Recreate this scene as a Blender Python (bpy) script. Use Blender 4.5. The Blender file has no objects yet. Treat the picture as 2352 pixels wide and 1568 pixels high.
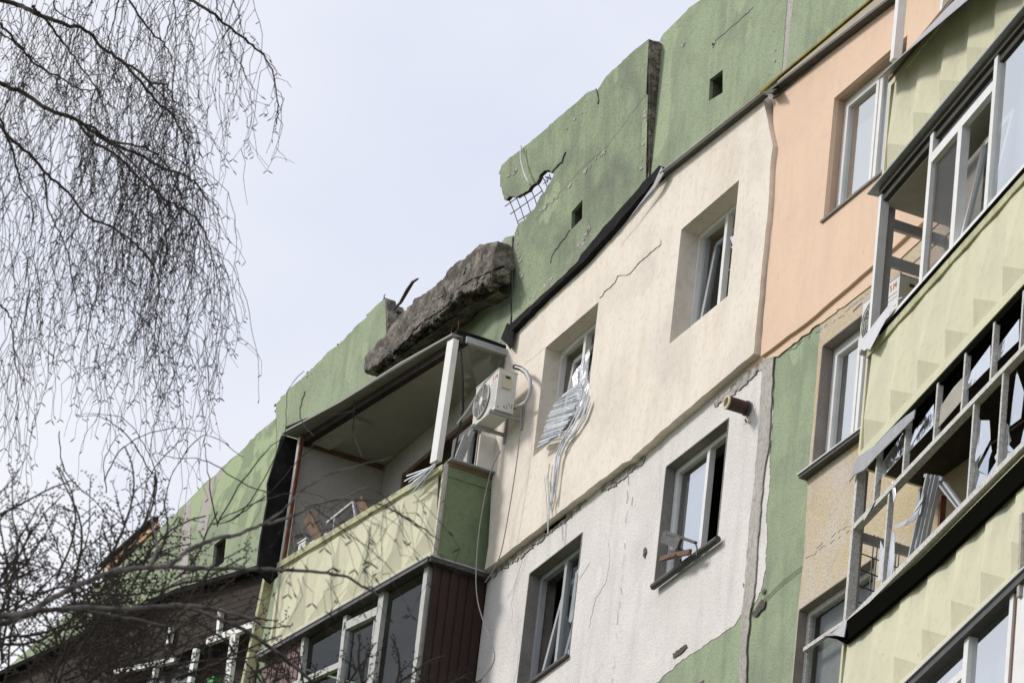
import bpy, math, random
from mathutils import Vector as V, noise as mnoise
from mathutils.geometry import tessellate_polygon
SC = bpy.context.scene
R = math.radians
random.seed(7)

# ------------------------------------------------------------------ camera
FP = 11932.44                      # focal length in photo units (photo 2352 units wide)
TH, PI_, RO = R(67.638), R(27.062), R(-6.845)
vv = V((-math.sin(TH)*math.cos(PI_), math.cos(TH)*math.cos(PI_), math.sin(PI_)))
r0 = V((math.cos(TH), math.sin(TH), 0)); u0 = r0.cross(vv)
rr = r0*math.cos(RO) - u0*math.sin(RO); uu = u0*math.cos(RO) + r0*math.sin(RO)
CAM = V((0, 0, 27.5)) - vv*57.0
cd = bpy.data.cameras.new("camera"); cam = bpy.data.objects.new("camera", cd); SC.collection.objects.link(cam)
cam.matrix_world = __import__('mathutils').Matrix(((rr.x, uu.x, -vv.x, CAM.x), (rr.y, uu.y, -vv.y, CAM.y), (rr.z, uu.z, -vv.z, CAM.z), (0, 0, 0, 1)))
cd.sensor_width = 36; cd.lens = 36*FP/2352; cd.clip_end = 20000; cd.clip_start = .5
cd.dof.use_dof = True; cd.dof.focus_distance = 56; cd.dof.aperture_fstop = 17
SC.camera = cam
SC.view_settings.view_transform = 'Standard'; SC.view_settings.look = 'None'
SC.view_settings.exposure = 0.14; SC.view_settings.gamma = 1

# ------------------------------------------------------------------ light
SUND = V((.50, .78, -.66)).normalized()          # direction the light travels
sl = bpy.data.lights.new("sun", 'SUN'); sl.energy = 2.35; sl.angle = R(11.0); sl.color = (1, .95, .87)
so = bpy.data.objects.new("sun", sl); SC.collection.objects.link(so)
so.rotation_euler = SUND.to_track_quat('-Z', 'Y').to_euler(); so.location = (-20, -60, 80)
W = bpy.data.worlds.new("World"); SC.world = W; W.use_nodes = True
nt = W.node_tree; N = nt.nodes; L = nt.links
bg = N['Background']; sky = N.new('ShaderNodeTexSky'); sky.sky_type = 'NISHITA'; sky.sun_disc = False
sky.sun_elevation = math.asin(-SUND.z); sky.sun_rotation = math.atan2(-SUND.x, -SUND.y)
sc1 = N.new('ShaderNodeVectorMath'); sc1.operation = 'SCALE'; sc1.inputs[3].default_value = .09
L.new(sky.outputs[0], sc1.inputs[0])
tc = N.new('ShaderNodeTexCoord'); mp = N.new('ShaderNodeMapping'); mp.inputs['Scale'].default_value = (1, 1, 1.6)
L.new(tc.outputs['Generated'], mp.inputs[0])
cn = N.new('ShaderNodeTexNoise'); cn.inputs['Scale'].default_value = 6; cn.inputs['Detail'].default_value = 5; cn.inputs['Roughness'].default_value = .45
L.new(mp.outputs[0], cn.inputs[0])
cr = N.new('ShaderNodeValToRGB'); cr.color_ramp.elements[0].position = .35; cr.color_ramp.elements[1].position = .68
cr.color_ramp.elements[0].color = (.70, .74, .875, 1); cr.color_ramp.elements[1].color = (.915, .915, .95, 1)
L.new(cn.outputs[0], cr.inputs[0])
mx = N.new('ShaderNodeMix'); mx.data_type = 'RGBA'; mx.inputs[0].default_value = .93
L.new(sc1.outputs[0], mx.inputs[6]); L.new(cr.outputs[0], mx.inputs[7]); L.new(mx.outputs[2], bg.inputs[0]); bg.inputs[1].default_value = 1.0

# ------------------------------------------------------------------ unprojection helpers
def ray(px, py): return vv + rr*((px-1176)/FP) - uu*((py-784)/FP)
def atd(px, py, d): return CAM + ray(px, py)*d
def atz(px, py, z):
    d = ray(px, py); return CAM + d*((z-CAM.z)/d.z)
class Plane:
    """a vertical plane: point p (x,y), unit direction u; offset is outward"""
    def __init__(s, p, q):
        s.p = V((p[0], p[1], 0)); s.u = V((q[0]-p[0], q[1]-p[1], 0)).normalized()
        s.n = V((s.u.y, -s.u.x, 0))
    def w(s, a, z, off=0): 
        v = s.p + s.u*a + s.n*off; return V((v.x, v.y, z))
    def un(s, px, py, off=0):
        d = ray(px, py); o = s.p + s.n*off
        t = (o-CAM).dot(s.n)/d.dot(s.n); h = CAM + d*t
        return ((h-s.p).dot(s.u), h.z)
    def wp(s, px, py, off=0): return s.w(*s.un(px, py, off), off)
F = Plane((0, 0), (1, 0))
LB = Plane((-3.35, -1.10), (.15, -.65))           # left oblique balcony front
LBs = Plane((.15, -.65), (.13, 0))                # its right side, running back to the wall
RB = Plane((10.04, -.703), (13.164, -1.134))      # right oblique balcony front
RBs = Plane((10.04, -.703), (10.04, 0))
NL = Plane((-7.9, -1.6), (-3.42, -.205))          # neighbour's balcony far left

# ------------------------------------------------------------------ materials
def srgb(r, g, b):
    f = lambda c: ((c/255+.055)/1.055)**2.4 if c > 10 else c/255/12.92
    return (f(r), f(g), f(b), 1)
MATS = {}
def mat(name, col, rough=.85, bump=.0, bscale=60, var=None, vscale=2.0, vpos=(.4, .7), speck=0, sscale=90, streak=None, peel=None, metal=0, spec=.3, pits=0, pscale=1.3, ppos=(.60, .62)):
    m = bpy.data.materials.new(name); m.use_nodes = True; n = m.node_tree.nodes; l = m.node_tree.links
    b = n['Principled BSDF']; b.inputs['Roughness'].default_value = rough; b.inputs['Metallic'].default_value = metal
    b.inputs['Specular IOR Level'].default_value = spec
    t = n.new('ShaderNodeTexCoord'); co = t.outputs['Object']
    def rgb(c):
        q = n.new('ShaderNodeRGB'); q.outputs[0].default_value = (*c[:3], 1); return q.outputs[0]
    def mixc(f, a, c):
        q = n.new('ShaderNodeMix'); q.data_type = 'RGBA'; l.new(f, q.inputs[0]); l.new(a, q.inputs[6]); l.new(c, q.inputs[7]); return q.outputs[2]
    def noi(scale, detail=6, rough_=.6, stretch=None, seed=0):
        q = n.new('ShaderNodeTexNoise'); q.inputs['Scale'].default_value = scale; q.inputs['Detail'].default_value = detail; q.inputs['Roughness'].default_value = rough_
        mpp = n.new('ShaderNodeMapping'); mpp.inputs['Location'].default_value = (seed*3.1, seed*1.7, seed*2.3)
        if stretch: mpp.inputs['Scale'].default_value = stretch
        l.new(co, mpp.inputs[0]); l.new(mpp.outputs[0], q.inputs[0]); return q.outputs[0]
    def ramp(f, a, c, mul=1.0):
        q = n.new('ShaderNodeMapRange'); q.inputs[1].default_value = a; q.inputs[2].default_value = c; q.inputs[4].default_value = mul; l.new(f, q.inputs[0]); return q.outputs[0]
    c = rgb(col)
    if var: c = mixc(ramp(noi(vscale, 7, .62), *vpos), c, rgb(var))
    if peel:
        pf = noi(pscale, 4, .45, (1, 1, .75), 5)
        c = mixc(ramp(pf, *ppos), c, rgb(peel))
    if streak: c = mixc(ramp(noi(3.2, 5, .6, (1.6, 1, .22), 2), .50, .78, streak[3]), c, rgb(streak))
    if speck:
        c = mixc(ramp(noi(sscale, 2, .6, None, 3), .50, .68, speck), c, rgb([x*.45 for x in col[:3]]))
        c = mixc(ramp(noi(14, 7, .8, None, 4), .54, .68, speck*.55), c, rgb([x*.55 for x in col[:3]]))
        c = mixc(ramp(noi(24, 6, .8, None, 6), .56, .66, speck*.5), c, rgb([min(1, x*1.25) for x in col[:3]]))
    if pits:
        c = mixc(ramp(noi(10, 4, .65, None, 7), .69, .73, pits), c, rgb([x*.35 for x in col[:3]]))
        c = mixc(ramp(noi(2.4, 7, .72, (1.3, 1, .8), 8), .55, .72, pits*.7), c, rgb([x*.66 for x in col[:3]]))
    l.new(c, b.inputs['Base Color'])
    if bump:
        bp = n.new('ShaderNodeBump'); bp.inputs['Strength'].default_value = bump; bp.inputs['Distance'].default_value = .01
        l.new(noi(bscale, 4, .6), bp.inputs['Height']); l.new(bp.outputs[0], b.inputs['Normal'])
    MATS[name] = m; return m
M = MATS
mat('green_stucco', (.335, .405, .262), bump=.9, bscale=45, var=(.235, .275, .195), vscale=1.5, vpos=(.44, .70), speck=.5, sscale=48, streak=(.18, .195, .15, .6), peel=(.37, .44, .285), pscale=1.1, ppos=(.60, .62), pits=.55)
mat('green_dirty', (.325, .39, .252), bump=.9, bscale=45, var=(.175, .20, .15), vscale=1.25, vpos=(.42, .66), speck=.6, sscale=40, streak=(.15, .16, .125, .65), peel=(.37, .44, .285), pscale=1.1, ppos=(.62, .63), pits=.55)
mat('green_peeling', (.39, .475, .28), bump=.6, bscale=45, var=(.26, .32, .20), vscale=1.8, vpos=(.46, .52), speck=.5, sscale=55, peel=(.46, .42, .40), pscale=1.6, ppos=(.60, .615))
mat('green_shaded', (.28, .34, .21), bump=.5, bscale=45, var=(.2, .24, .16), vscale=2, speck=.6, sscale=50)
mat('white_stucco', (.775, .74, .72), bump=.9, bscale=38, var=(.67, .64, .62), vscale=1.3, speck=.28, sscale=45, streak=(.50, .47, .45, .45), peel=(.80, .775, .76), pscale=.8, ppos=(.60, .605), pits=.55)
mat('cream_render', (.82, .75, .66), bump=.12, bscale=30, var=(.66, .60, .53), vscale=1.0, vpos=(.45, .72), streak=(.68, .56, .42, .55), speck=.2, sscale=14, pits=.55)
mat('cream_lip', (.72, .64, .54), bump=.1, bscale=30, var=(.55, .49, .42), vscale=3)
mat('peach_render', (.79, .58, .435), bump=.1, bscale=30, var=(.69, .50, .37), vscale=.8, vpos=(.45, .8), streak=(.62, .46, .35, .5), speck=.08, sscale=14, pits=.35)
mat('peach_reveal', (.60, .42, .32), bump=.1, bscale=30, var=(.5, .36, .28))
mat('ochre_stucco', (.57, .465, .30), bump=1.0, bscale=40, var=(.60, .53, .46), vscale=.9, vpos=(.42, .6), speck=.45, sscale=45, streak=(.62, .50, .22, .6), pits=.55)
mat('white_stained', (.50, .465, .44), bump=.9, bscale=38, var=(.16, .15, .13), vscale=9, vpos=(.42, .6), speck=.9, sscale=40)
mat('metal_mid', (.06, .057, .055), rough=.6, var=(.11, .105, .10), vscale=9)
mat('panel_paint', (.665, .65, .475), bump=.15, bscale=25, var=(.60, .58, .44), vscale=1.5, streak=(.55, .52, .42, .45), speck=.12, sscale=12, pits=.55)
mat('panel_rim', (.58, .57, .36), bump=.4, bscale=25, var=(.40, .38, .26), vscale=5, streak=(.2, .18, .12, .7), speck=.5, sscale=20)
mat('panel_green', (.17, .225, .13), bump=.15, bscale=25, var=(.135, .18, .105), vscale=3, speck=.3, sscale=15)
mat('mortar', (.43, .40, .37), bump=1, bscale=25, var=(.52, .49, .47), vscale=4, speck=.6, sscale=30, streak=(.25, .23, .22, .6))
mat('reveal_grey', (.27, .235, .21), bump=.6, bscale=25, var=(.33, .30, .28), vscale=4, speck=.3)
mat('crack_grey', (.57, .54, .52), speck=.3)
mat('crack_cream', (.47, .42, .35))
mat('pvc_old', (.50, .50, .48), rough=.5, var=(.40, .40, .38), vscale=9)
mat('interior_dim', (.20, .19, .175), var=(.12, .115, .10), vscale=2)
mat('concrete_break', (.095, .082, .070), bump=2.4, bscale=26, var=(.27, .235, .20), vscale=6, vpos=(.45, .60), speck=1.0, sscale=34)
mat('concrete', (.30, .28, .26), bump=.8, bscale=30, var=(.2, .19, .18), vscale=3, speck=.6)
mat('tar', (.012, .012, .013), rough=.85, bump=1.0, bscale=8, var=(.025, .025, .025), vscale=5, spec=.06)
mat('canopy_sheet', (.30, .295, .28), rough=.6, bump=.1, bscale=10, var=(.22, .21, .20), vscale=3)
mat('metal_grey', (.36, .36, .38), rough=.45, var=(.28, .28, .29), vscale=8, spec=.5)
mat('metal_light', (.62, .62, .66), rough=.4, var=(.5, .5, .53), vscale=8, spec=.5)
mat('metal_dark', (.05, .05, .055), rough=.5, var=(.09, .08, .07), vscale=8)
mat('rust', (.13, .045, .025), bump=.8, bscale=30, var=(.22, .09, .045), vscale=12)
mat('pvc_white', (.80, .80, .79), rough=.35, var=(.72, .71, .69), vscale=6, spec=.5)
mat('pvc_grey', (.42, .43, .45), rough=.4, var=(.33, .34, .36), vscale=5, spec=.5)
mat('old_wood', (.56, .54, .51), bump=.8, bscale=30, var=(.70, .69, .67), vscale=26, vpos=(.42, .6), speck=.6, sscale=50)
mat('raw_wood', (.19, .125, .085), bump=.5, bscale=30, var=(.12, .07, .045), vscale=8)
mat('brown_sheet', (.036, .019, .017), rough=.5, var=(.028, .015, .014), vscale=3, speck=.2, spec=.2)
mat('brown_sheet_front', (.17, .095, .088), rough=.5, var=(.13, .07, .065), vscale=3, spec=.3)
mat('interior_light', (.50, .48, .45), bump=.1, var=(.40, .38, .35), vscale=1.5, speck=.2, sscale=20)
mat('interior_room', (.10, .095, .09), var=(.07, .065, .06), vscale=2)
mat('soot_and_shade', (.006, .006, .005), rough=1, spec=0)  # near-black for seal and sooty beam; also paints the shade under the sill
mat('dark_grey', (.075, .07, .06), var=(.05, .045, .04), vscale=4)
mat('ceiling_board', (.42, .40, .36), var=(.34, .32, .28), vscale=2)
mat('dark_board', (.028, .021, .017), var=(.055, .040, .030), vscale=6)
mat('curtain', (.62, .64, .64), rough=.9, var=(.52, .54, .55), vscale=3)
mat('net_curtain', (.33, .32, .30), rough=.9, var=(.24, .23, .21), vscale=5)
mat('ac_body', (.70, .69, .66), rough=.45, var=(.60, .58, .54), vscale=5, speck=.12, sscale=20, spec=.5)
mat('ac_dark', (.05, .05, .05), rough=.6)
mat('ac_cover', (.60, .56, .42), rough=.5)
mat('rubber', (.02, .02, .022), rough=.8)
mat('tape', (.55, .55, .57), rough=.6)
mat('slat', (.62, .65, .70), rough=.3, var=(.48, .51, .57), vscale=14, spec=.6)
mat('brick', (.45, .23, .10), bump=.8, bscale=25, var=(.60, .48, .32), vscale=9, vpos=(.45, .55))
mat('blue_paint', (.015, .075, .11), var=(.01, .05, .08), vscale=3)
mat('bark_dark', (.040, .031, .026), rough=.95, var=(.07, .057, .05), vscale=12)
mat('bark_grey', (.15, .13, .12), rough=.9, bump=.6, bscale=30, var=(.05, .042, .04), vscale=14, vpos=(.48, .6))
mat('bark_twig', (.030, .022, .018), rough=.95)
mat('red_print', (.60, .06, .05), rough=.6)
mat('pipe_brown', (.045, .022, .02), rough=.5, var=(.07, .035, .03), vscale=9)
mat('pipe_cream', (.62, .56, .42), rough=.7)
mat('wire_white', (.6, .6, .6)); mat('wire_grey', (.25, .24, .23))
mat('flash_yellow', (.30, .24, .05), var=(.16, .13, .05), vscale=6)
mat('beige_strip', (.50, .45, .34), bump=.5, bscale=30, var=(.38, .34, .27), vscale=3, speck=.4)
mat('grass', (.07, .09, .035), bump=1, bscale=3, var=(.10, .09, .05), vscale=.4)
mat('bright_green', (.02, .35, .04), rough=.5)
def glassm(name, tint, fac, rough=.03, bump=0, add=.5):
    m = bpy.data.materials.new(name); m.use_nodes = True; n = m.node_tree.nodes; l = m.node_tree.links
    n.remove(n['Principled BSDF']); out = n['Material Output']
    tr = n.new('ShaderNodeBsdfTransparent'); tr.inputs[0].default_value = (*tint, 1)
    gl = n.new('ShaderNodeBsdfGlossy'); gl.inputs['Roughness'].default_value = rough; gl.inputs[0].default_value = (.9, .93, .95, 1)
    mi = n.new('ShaderNodeMixShader'); fr = n.new('ShaderNodeLayerWeight'); fr.inputs[0].default_value = .35
    mr = n.new('ShaderNodeMapRange'); mr.inputs[3].default_value = fac; mr.inputs[4].default_value = min(1, fac+add)
    l.new(fr.outputs['Facing'], mr.inputs[0]); l.new(mr.outputs[0], mi.inputs[0]); l.new(tr.outputs[0], mi.inputs[1]); l.new(gl.outputs[0], mi.inputs[2]); l.new(mi.outputs[0], out.inputs[0])
    if bump:
        t = n.new('ShaderNodeTexCoord'); q = n.new('ShaderNodeTexNoise'); q.inputs['Scale'].default_value = 9; l.new(t.outputs['Object'], q.inputs[0])
        bp = n.new('ShaderNodeBump'); bp.inputs['Strength'].default_value = bump; bp.inputs['Distance'].default_value = .03; l.new(q.outputs[0], bp.inputs['Height']); l.new(bp.outputs[0], gl.inputs['Normal'])
    MATS[name] = m
glassm('glass_clear', (.75, .8, .8), .04, .03, 0, .10)
glassm('glass_sky', (.7, .75, .78), .45)
glassm('glass_broken', (.75, .8, .8), .78, .10, .30, .2)
glassm('net_glass', (.62, .59, .57), .04, .3, 0, .08)
glassm('film', (.93, .94, .95), .22, .3, .8)

# ------------------------------------------------------------------ mesh builder
class MB:
    def __init__(s): s.v = []; s.f = []
    def add(s, vs, fs):
        o = len(s.v); s.v += [tuple(v) for v in vs]; s.f += [tuple(o+i for i in f) for f in fs]; return s
    def quad(s, a, b, c, d): return s.add([a, b, c, d], [(0, 1, 2, 3)])
    def hexa(s, c8): return s.add(c8, [(0, 3, 2, 1), (4, 5, 6, 7), (0, 1, 5, 4), (1, 2, 6, 5), (2, 3, 7, 6), (3, 0, 4, 7)])
    def pbox(s, pl, a0, a1, z0, z1, o0, o1):
        return s.hexa([pl.w(a0, z0, o1), pl.w(a1, z0, o1), pl.w(a1, z0, o0), pl.w(a0, z0, o0), pl.w(a0, z1, o1), pl.w(a1, z1, o1), pl.w(a1, z1, o0), pl.w(a0, z1, o0)])
    def beam(s, p, q, w, t, nrm):
        p = V(p); q = V(q); d = (q-p).normalized(); n = V(nrm); n = (n-d*n.dot(d)).normalized(); b = d.cross(n)
        c = []
        for e in (p, q):
            for i, j in ((-1, -1), (1, -1), (1, 1), (-1, 1)): c.append(e+b*(i*w/2)+n*(j*t/2))
        return s.hexa(c)
    def tube(s, pts, rad, n=6, cap=True):
        pts = [V(p) for p in pts]; o = len(s.v); k = len(pts)
        if not hasattr(rad, '__len__'): rad = [rad]*k
        ref = V((.31, .52, .79))
        for i, p in enumerate(pts):
            d = (pts[min(i+1, k-1)]-pts[max(i-1, 0)]); d = d.normalized() if d.length > 1e-9 else V((0, 0, 1))
            a = d.cross(ref); a = a.normalized() if a.length > 1e-3 else d.cross(V((1, 0, 0))).normalized(); b = d.cross(a)
            for j in range(n):
                g = 2*math.pi*j/n; s.v.append(tuple(p+(a*math.cos(g)+b*math.sin(g))*rad[i]))
        for i in range(k-1):
            for j in range(n): s.f.append((o+i*n+j, o+i*n+(j+1) % n, o+(i+1)*n+(j+1) % n, o+(i+1)*n+j))
        if cap and n > 3: s.f.append(tuple(o+j for j in reversed(range(n)))); s.f.append(tuple(o+(k-1)*n+j for j in range(n)))
        return s
    def slab(s, outer, off, holes=(), back=True):
        """planar outline (3D points) extruded by vector off; outline lies on the front"""
        loops = [[V(p) for p in outer]]+[[V(p) for p in h] for h in holes]; off = V(off)
        flat = [p for lo in loops for p in lo]; tris = tessellate_polygon(loops); o = len(s.v)
        nr = V((0, 0, 0))
        s.v += [tuple(p) for p in flat]+[tuple(p+off) for p in flat]; k = len(flat)
        s.rim = getattr(s, 'rim', set())
        for t in tris:
            a, b, c = t; nn = (flat[b]-flat[a]).cross(flat[c]-flat[a])
            if nn.dot(off) > 0: a, c = c, a
            s.f.append((o+a, o+b, o+c))
            if back: s.f.append((o+k+c, o+k+b, o+k+a))
        i0 = 0
        for li, lo in enumerate(loops):
            m = len(lo)
            if li == 0: s.rim |= set(range(len(s.f), len(s.f)+m))
            for i in range(m): s.f.append((o+i0+i, o+i0+(i+1) % m, o+k+i0+(i+1) % m, o+k+i0+i))
            i0 += m
        return s
    def frame(s, pl, a0, a1, z0, z1, w, o0, o1):
        s.pbox(pl, a0, a0+w, z0, z1, o0, o1); s.pbox(pl, a1-w, a1, z0, z1, o0, o1)
        s.pbox(pl, a0+w, a1-w, z0, z0+w, o0, o1); s.pbox(pl, a0+w, a1-w, z1-w, z1, o0, o1); return s
    def build(s, name, m, parent=None, smooth=False):
        me = bpy.data.meshes.new(name); me.from_pydata(s.v, [], s.f); me.validate(); me.update()
        ms = m if isinstance(m, (list, tuple)) else [m]
        for q in ms: me.materials.append(M[q])
        if len(ms) > 1:
            for i in s.rim:
                if i < len(me.polygons): me.polygons[i].material_index = 1
        if smooth: me.polygons.foreach_set('use_smooth', [True]*len(me.polygons))
        ob = bpy.data.objects.new(name, me); SC.collection.objects.link(ob)
        if parent: ob.parent = parent; ob.matrix_parent_inverse = parent.matrix_world.inverted()
        return ob
def build_each(mb, name, m, parent=None):
    """every connected piece becomes an object of its own"""
    par = list(range(len(mb.v)))
    def find(a):
        while par[a] != a: par[a] = par[par[a]]; a = par[a]
        return a
    for f in mb.f:
        for i in f[1:]: par[find(i)] = find(f[0])
    gr = {}
    for f in mb.f: gr.setdefault(find(f[0]), []).append(f)
    for fs in gr.values():
        ids = sorted({i for f in fs for i in f}); mp_ = {j: k for k, j in enumerate(ids)}
        q = MB(); q.v = [mb.v[i] for i in ids]; q.f = [tuple(mp_[i] for i in f) for f in fs]; q.build(name, m, parent)
def tag(o, label=None, cat=None, group=None, kind=None):
    if label: o['label'] = label
    if cat: o['category'] = cat
    if group: o['group'] = group
    if kind: o['kind'] = kind
    return o
def empty(name, loc=(0, 0, 0), parent=None):
    o = bpy.data.objects.new(name, None); SC.collection.objects.link(o); o.location = loc
    from mathutils import Matrix
    o.matrix_world = Matrix.Translation(loc)
    if parent: o.parent = parent; o.matrix_parent_inverse = parent.matrix_world.inverted()
    return o
def jag(pts, amp, step, close=False, seed=1):
    """roughen a polyline of 2D points"""
    rg = random.Random(seed); out = []; k = len(pts)
    for i in range(k if close else k-1):
        a, b = pts[i], pts[(i+1) % k]; L_ = math.hypot(b[0]-a[0], b[1]-a[1]); n_ = max(1, int(L_/step))
        for j in range(n_):
            t = j/n_; q = (a[0]+(b[0]-a[0])*t, a[1]+(b[1]-a[1])*t)
            if j: q = (q[0]+rg.uniform(-amp, amp), q[1]+rg.uniform(-amp, amp))
            out.append(q)
    if not close: out.append(pts[-1])
    return out
def pxpoly(pl, pts, off=0): return [pl.wp(x, y, off) for x, y in pts]

# ------------------------------------------------------------------ ground
g = MB().quad((-3000, -3000, 0), (3000, -3000, 0), (3000, 3000, 0), (-3000, 3000, 0)).build('ground', 'grass'); g['kind'] = 'structure'

# ================================================================== THE APARTMENT BUILDING
bld = tag(empty('apartment_building', (0, 0, 0)), 'damaged concrete panel block in patchy green, white, cream and peach with torn roof edge', 'building')
ZS = 27.8                                        # underside of the attic storey
# window openings on the facade plane (a0,a1,z0,z1)
def rect(tl, tr, bl, off):
    a = F.un(*tl, off); b = F.un(*tr, off); c = F.un(*bl, off)
    return [(a[0]+c[0])/2, b[0], c[1], (a[1]+b[1])/2]
UL = rect((1252, 800), (1375, 692), (1225, 1048), .10)
UR = rect((1565, 530), (1698, 410), (1537, 790), .10)
LL = rect((1215, 1320), (1337, 1222), (1186, 1592), .01)
LR = rect((1532, 1072), (1673, 960), (1500, 1350), .01)
OW = rect((1917, 225), (2030, 128), (1890, 508), .05); OW[1] = OW[0]+1.45
W2 = [7.71, 9.15, 22.87, 24.2]; W3 = [7.71, 9.15, 20.1, 21.45]
LN = [LR[0], LR[1], LR[2]-2.8, LR[3]-2.8]; LM = [LL[0], LL[1], LL[2]-2.8, LL[3]-2.8]
LDOOR = [-2.75, -.55, 24.75, 26.95]; LDOOR2 = [-2.75, -.55, 21.95, 24.1]
TOPW = [10.6, 12.1, 25.6, 27.0]
RDOOR = [[10.9, 13.0, z, z+2.1] for z in (24.8, 22.0, 19.2)]
holes = [UL, UR, LL, LR, OW, W2, W3, LN, LM, LDOOR, LDOOR2, TOPW]+RDOOR[1:]
rect3 = lambda r, off: [F.w(r[0], r[2], off), F.w(r[1], r[2], off), F.w(r[1], r[3], off), F.w(r[0], r[3], off)]
grow = lambda r, e: [r[0]-e, r[1]+e, r[2]-e, r[3]+e]
MB().slab([F.w(-32, 0, 0), F.w(26, 0, 0), F.w(26, ZS, 0), F.w(-32, ZS, 0)], (0, .30, 0), [rect3(grow(h, .012), 0) for h in holes]).build('facade_wall', 'green_stucco', bld)
mb = MB()
mb.quad((-32, .3, 0), (-32, 12, 0), (-32, 12, ZS), (-32, .3, ZS)).quad((26, .3, 0), (26, 12, 0), (26, 12, ZS), (26, .3, ZS)).quad((-32, 12, 0), (26, 12, 0), (26, 12, ZS), (-32, 12, ZS))
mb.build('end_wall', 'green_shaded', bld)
MB().pbox(F, -32, 26, ZS-.02, ZS+.12, -12, -.31).build('roof', 'tar', bld)
mb = MB()
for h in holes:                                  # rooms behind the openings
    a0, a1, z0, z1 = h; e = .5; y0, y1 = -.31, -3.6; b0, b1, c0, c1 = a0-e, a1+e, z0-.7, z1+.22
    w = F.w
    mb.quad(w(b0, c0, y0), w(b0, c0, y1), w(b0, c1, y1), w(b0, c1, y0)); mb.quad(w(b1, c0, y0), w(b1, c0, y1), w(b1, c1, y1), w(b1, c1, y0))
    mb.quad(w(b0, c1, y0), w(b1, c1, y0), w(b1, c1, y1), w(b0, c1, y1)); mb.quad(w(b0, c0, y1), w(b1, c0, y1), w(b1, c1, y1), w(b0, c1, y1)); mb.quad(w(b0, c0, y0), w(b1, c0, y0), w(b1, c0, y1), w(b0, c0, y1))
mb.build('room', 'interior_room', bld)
def liner(mb, r, o0, o1, e=.006):
    a0, a1, z0, z1 = r; t = .0
    w = F.w
    mb.pbox(F, a0-.012+t, a0, z0, z1, o1, o0-.001); mb.pbox(F, a1, a1+.012, z0, z1, o1, o0-.001)
    mb.pbox(F, a0, a1, z1, z1+.012, o1, o0-.001); mb.pbox(F, a0, a1, z0-.012, z0, o1, o0-.001)

# --- white stucco field with torn paint boundary
pts = [(1128, 1250), (1765, 760), (1772, 830)]
pts2 = [(1772, 830), (1776, 900), (1771, 1011), (1768, 1082), (1760, 1188), (1759, 1306), (1748, 1352), (1727, 1392), (1700, 1412), (1686, 1436), (1629, 1472), (1565, 1516), (1512, 1565), (1440, 1625), (1380, 1690), (1360, 1800), (1080, 2000)]
out = pts+jag(jag(pts2, 3.0, 22, seed=4), 1.5, 5, seed=9)[1:]+[(1060, 1900), (1105, 1400)]
outw = pxpoly(F, out, .005)
MB().slab(outw, (0, .0045, 0), [rect3(grow(LL, .011), .012), rect3(grow(LR, .011), .012), rect3(grow(LN, .011), .012), rect3(grow(LM, .011), .012)] if False else [rect3(grow(LL, .011), .005), rect3(grow(LR, .011), .005)], back=False).build('stucco_layer', 'white_stucco', bld)
for q_ in (LL, LR): mb = MB(); liner(mb, q_, .012, -.31); mb.build('window_reveal', 'concrete', bld)
for q_ in (W2, W3, LN, LM, TOPW): mb = MB(); liner(mb, q_, .012, -.31); mb.build('window_reveal', 'reveal_grey', bld)
# thicker patched blobs and a vertical repaired crack in the white field
mb = MB()
blob = [(1345, 1230), (1365, 1215), (1386, 1218), (1398, 1245), (1400, 1290), (1390, 1340), (1368, 1372), (1352, 1440), (1350, 1330), (1356, 1290), (1330, 1330), (1325, 1310), (1345, 1275)]
mb.slab(pxpoly(F, jag(blob, 1.5, 9, True, 3), .009), (0, .003, 0), back=False)
blob = [(1108, 1345), (1190, 1300), (1200, 1285), (1186, 1330), (1174, 1385), (1178, 1440), (1192, 1500), (1180, 1568), (1170, 1640), (1080, 1700)]
mb.slab(pxpoly(F, jag(blob, 2, 12, True, 5), .0085), (0, .003, 0), back=False)
build_each(mb, 'plaster_patch', 'white_stucco', bld)
mb = MB()
rg = random.Random(5)
for x0, y0, x1, y1, wd in ((1447, 1070, 1405, 1568, 7), (1750, 870, 1716, 1380, 2), (1466, 1065, 1440, 1190, 5)):
    p = jag([(x0, y0), ((x0+x1)/2+4, (y0+y1)/2), (x1, y1)], 3 if wd > 2 else 2, 14, seed=x0)
    for a, b in zip(p, p[1:]):
        if wd > 2 and rg.random() < .35: continue
        mb.tube([F.wp(*a, .012 if wd > 2 else .024), F.wp(*b, .012 if wd > 2 else .024)], rg.uniform(.001, .004), 4)
build_each(mb, 'wall_crack', 'crack_grey', bld)
mb = MB()
for bl in ([(1477, 1262), (1482, 1255), (1484, 1268), (1480, 1282), (1476, 1275)], [(1545, 1500), (1575, 1478), (1577, 1485), (1560, 1502), (1546, 1512)], [(1748, 1375), (1725, 1412), (1735, 1415), (1755, 1395), (1758, 1380)], [(1752, 1352), (1757, 1350), (1754, 1362), (1750, 1365)], [(1706, 1337), (1709, 1342), (1706, 1349)]):
    mb.slab(pxpoly(F, jag(bl, 1, 5, True, 2), .018), (0, .004, 0), back=False)
build_each(mb, 'broken_patch', 'concrete_break', bld)
for sd, (xa, ya, xb, yb) in enumerate(((1118, 1326, 1300, 1185), (1250, 1220, 1345, 1150), (1380, 1126, 1480, 1052), (1640, 930, 1752, 838))):
    top = [(xa, ya-12), (xb, yb-12)]; bot = jag([(xb, yb+rgd) for rgd in (3,)]+[((xa+xb)/2, (ya+yb)/2+12), (xa, ya+4)], 4, 5, seed=sd+3)
    MB().slab(pxpoly(F, top+bot, .018), (0, .005, 0), back=False).build('mould_stain', 'white_stained', bld)
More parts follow.
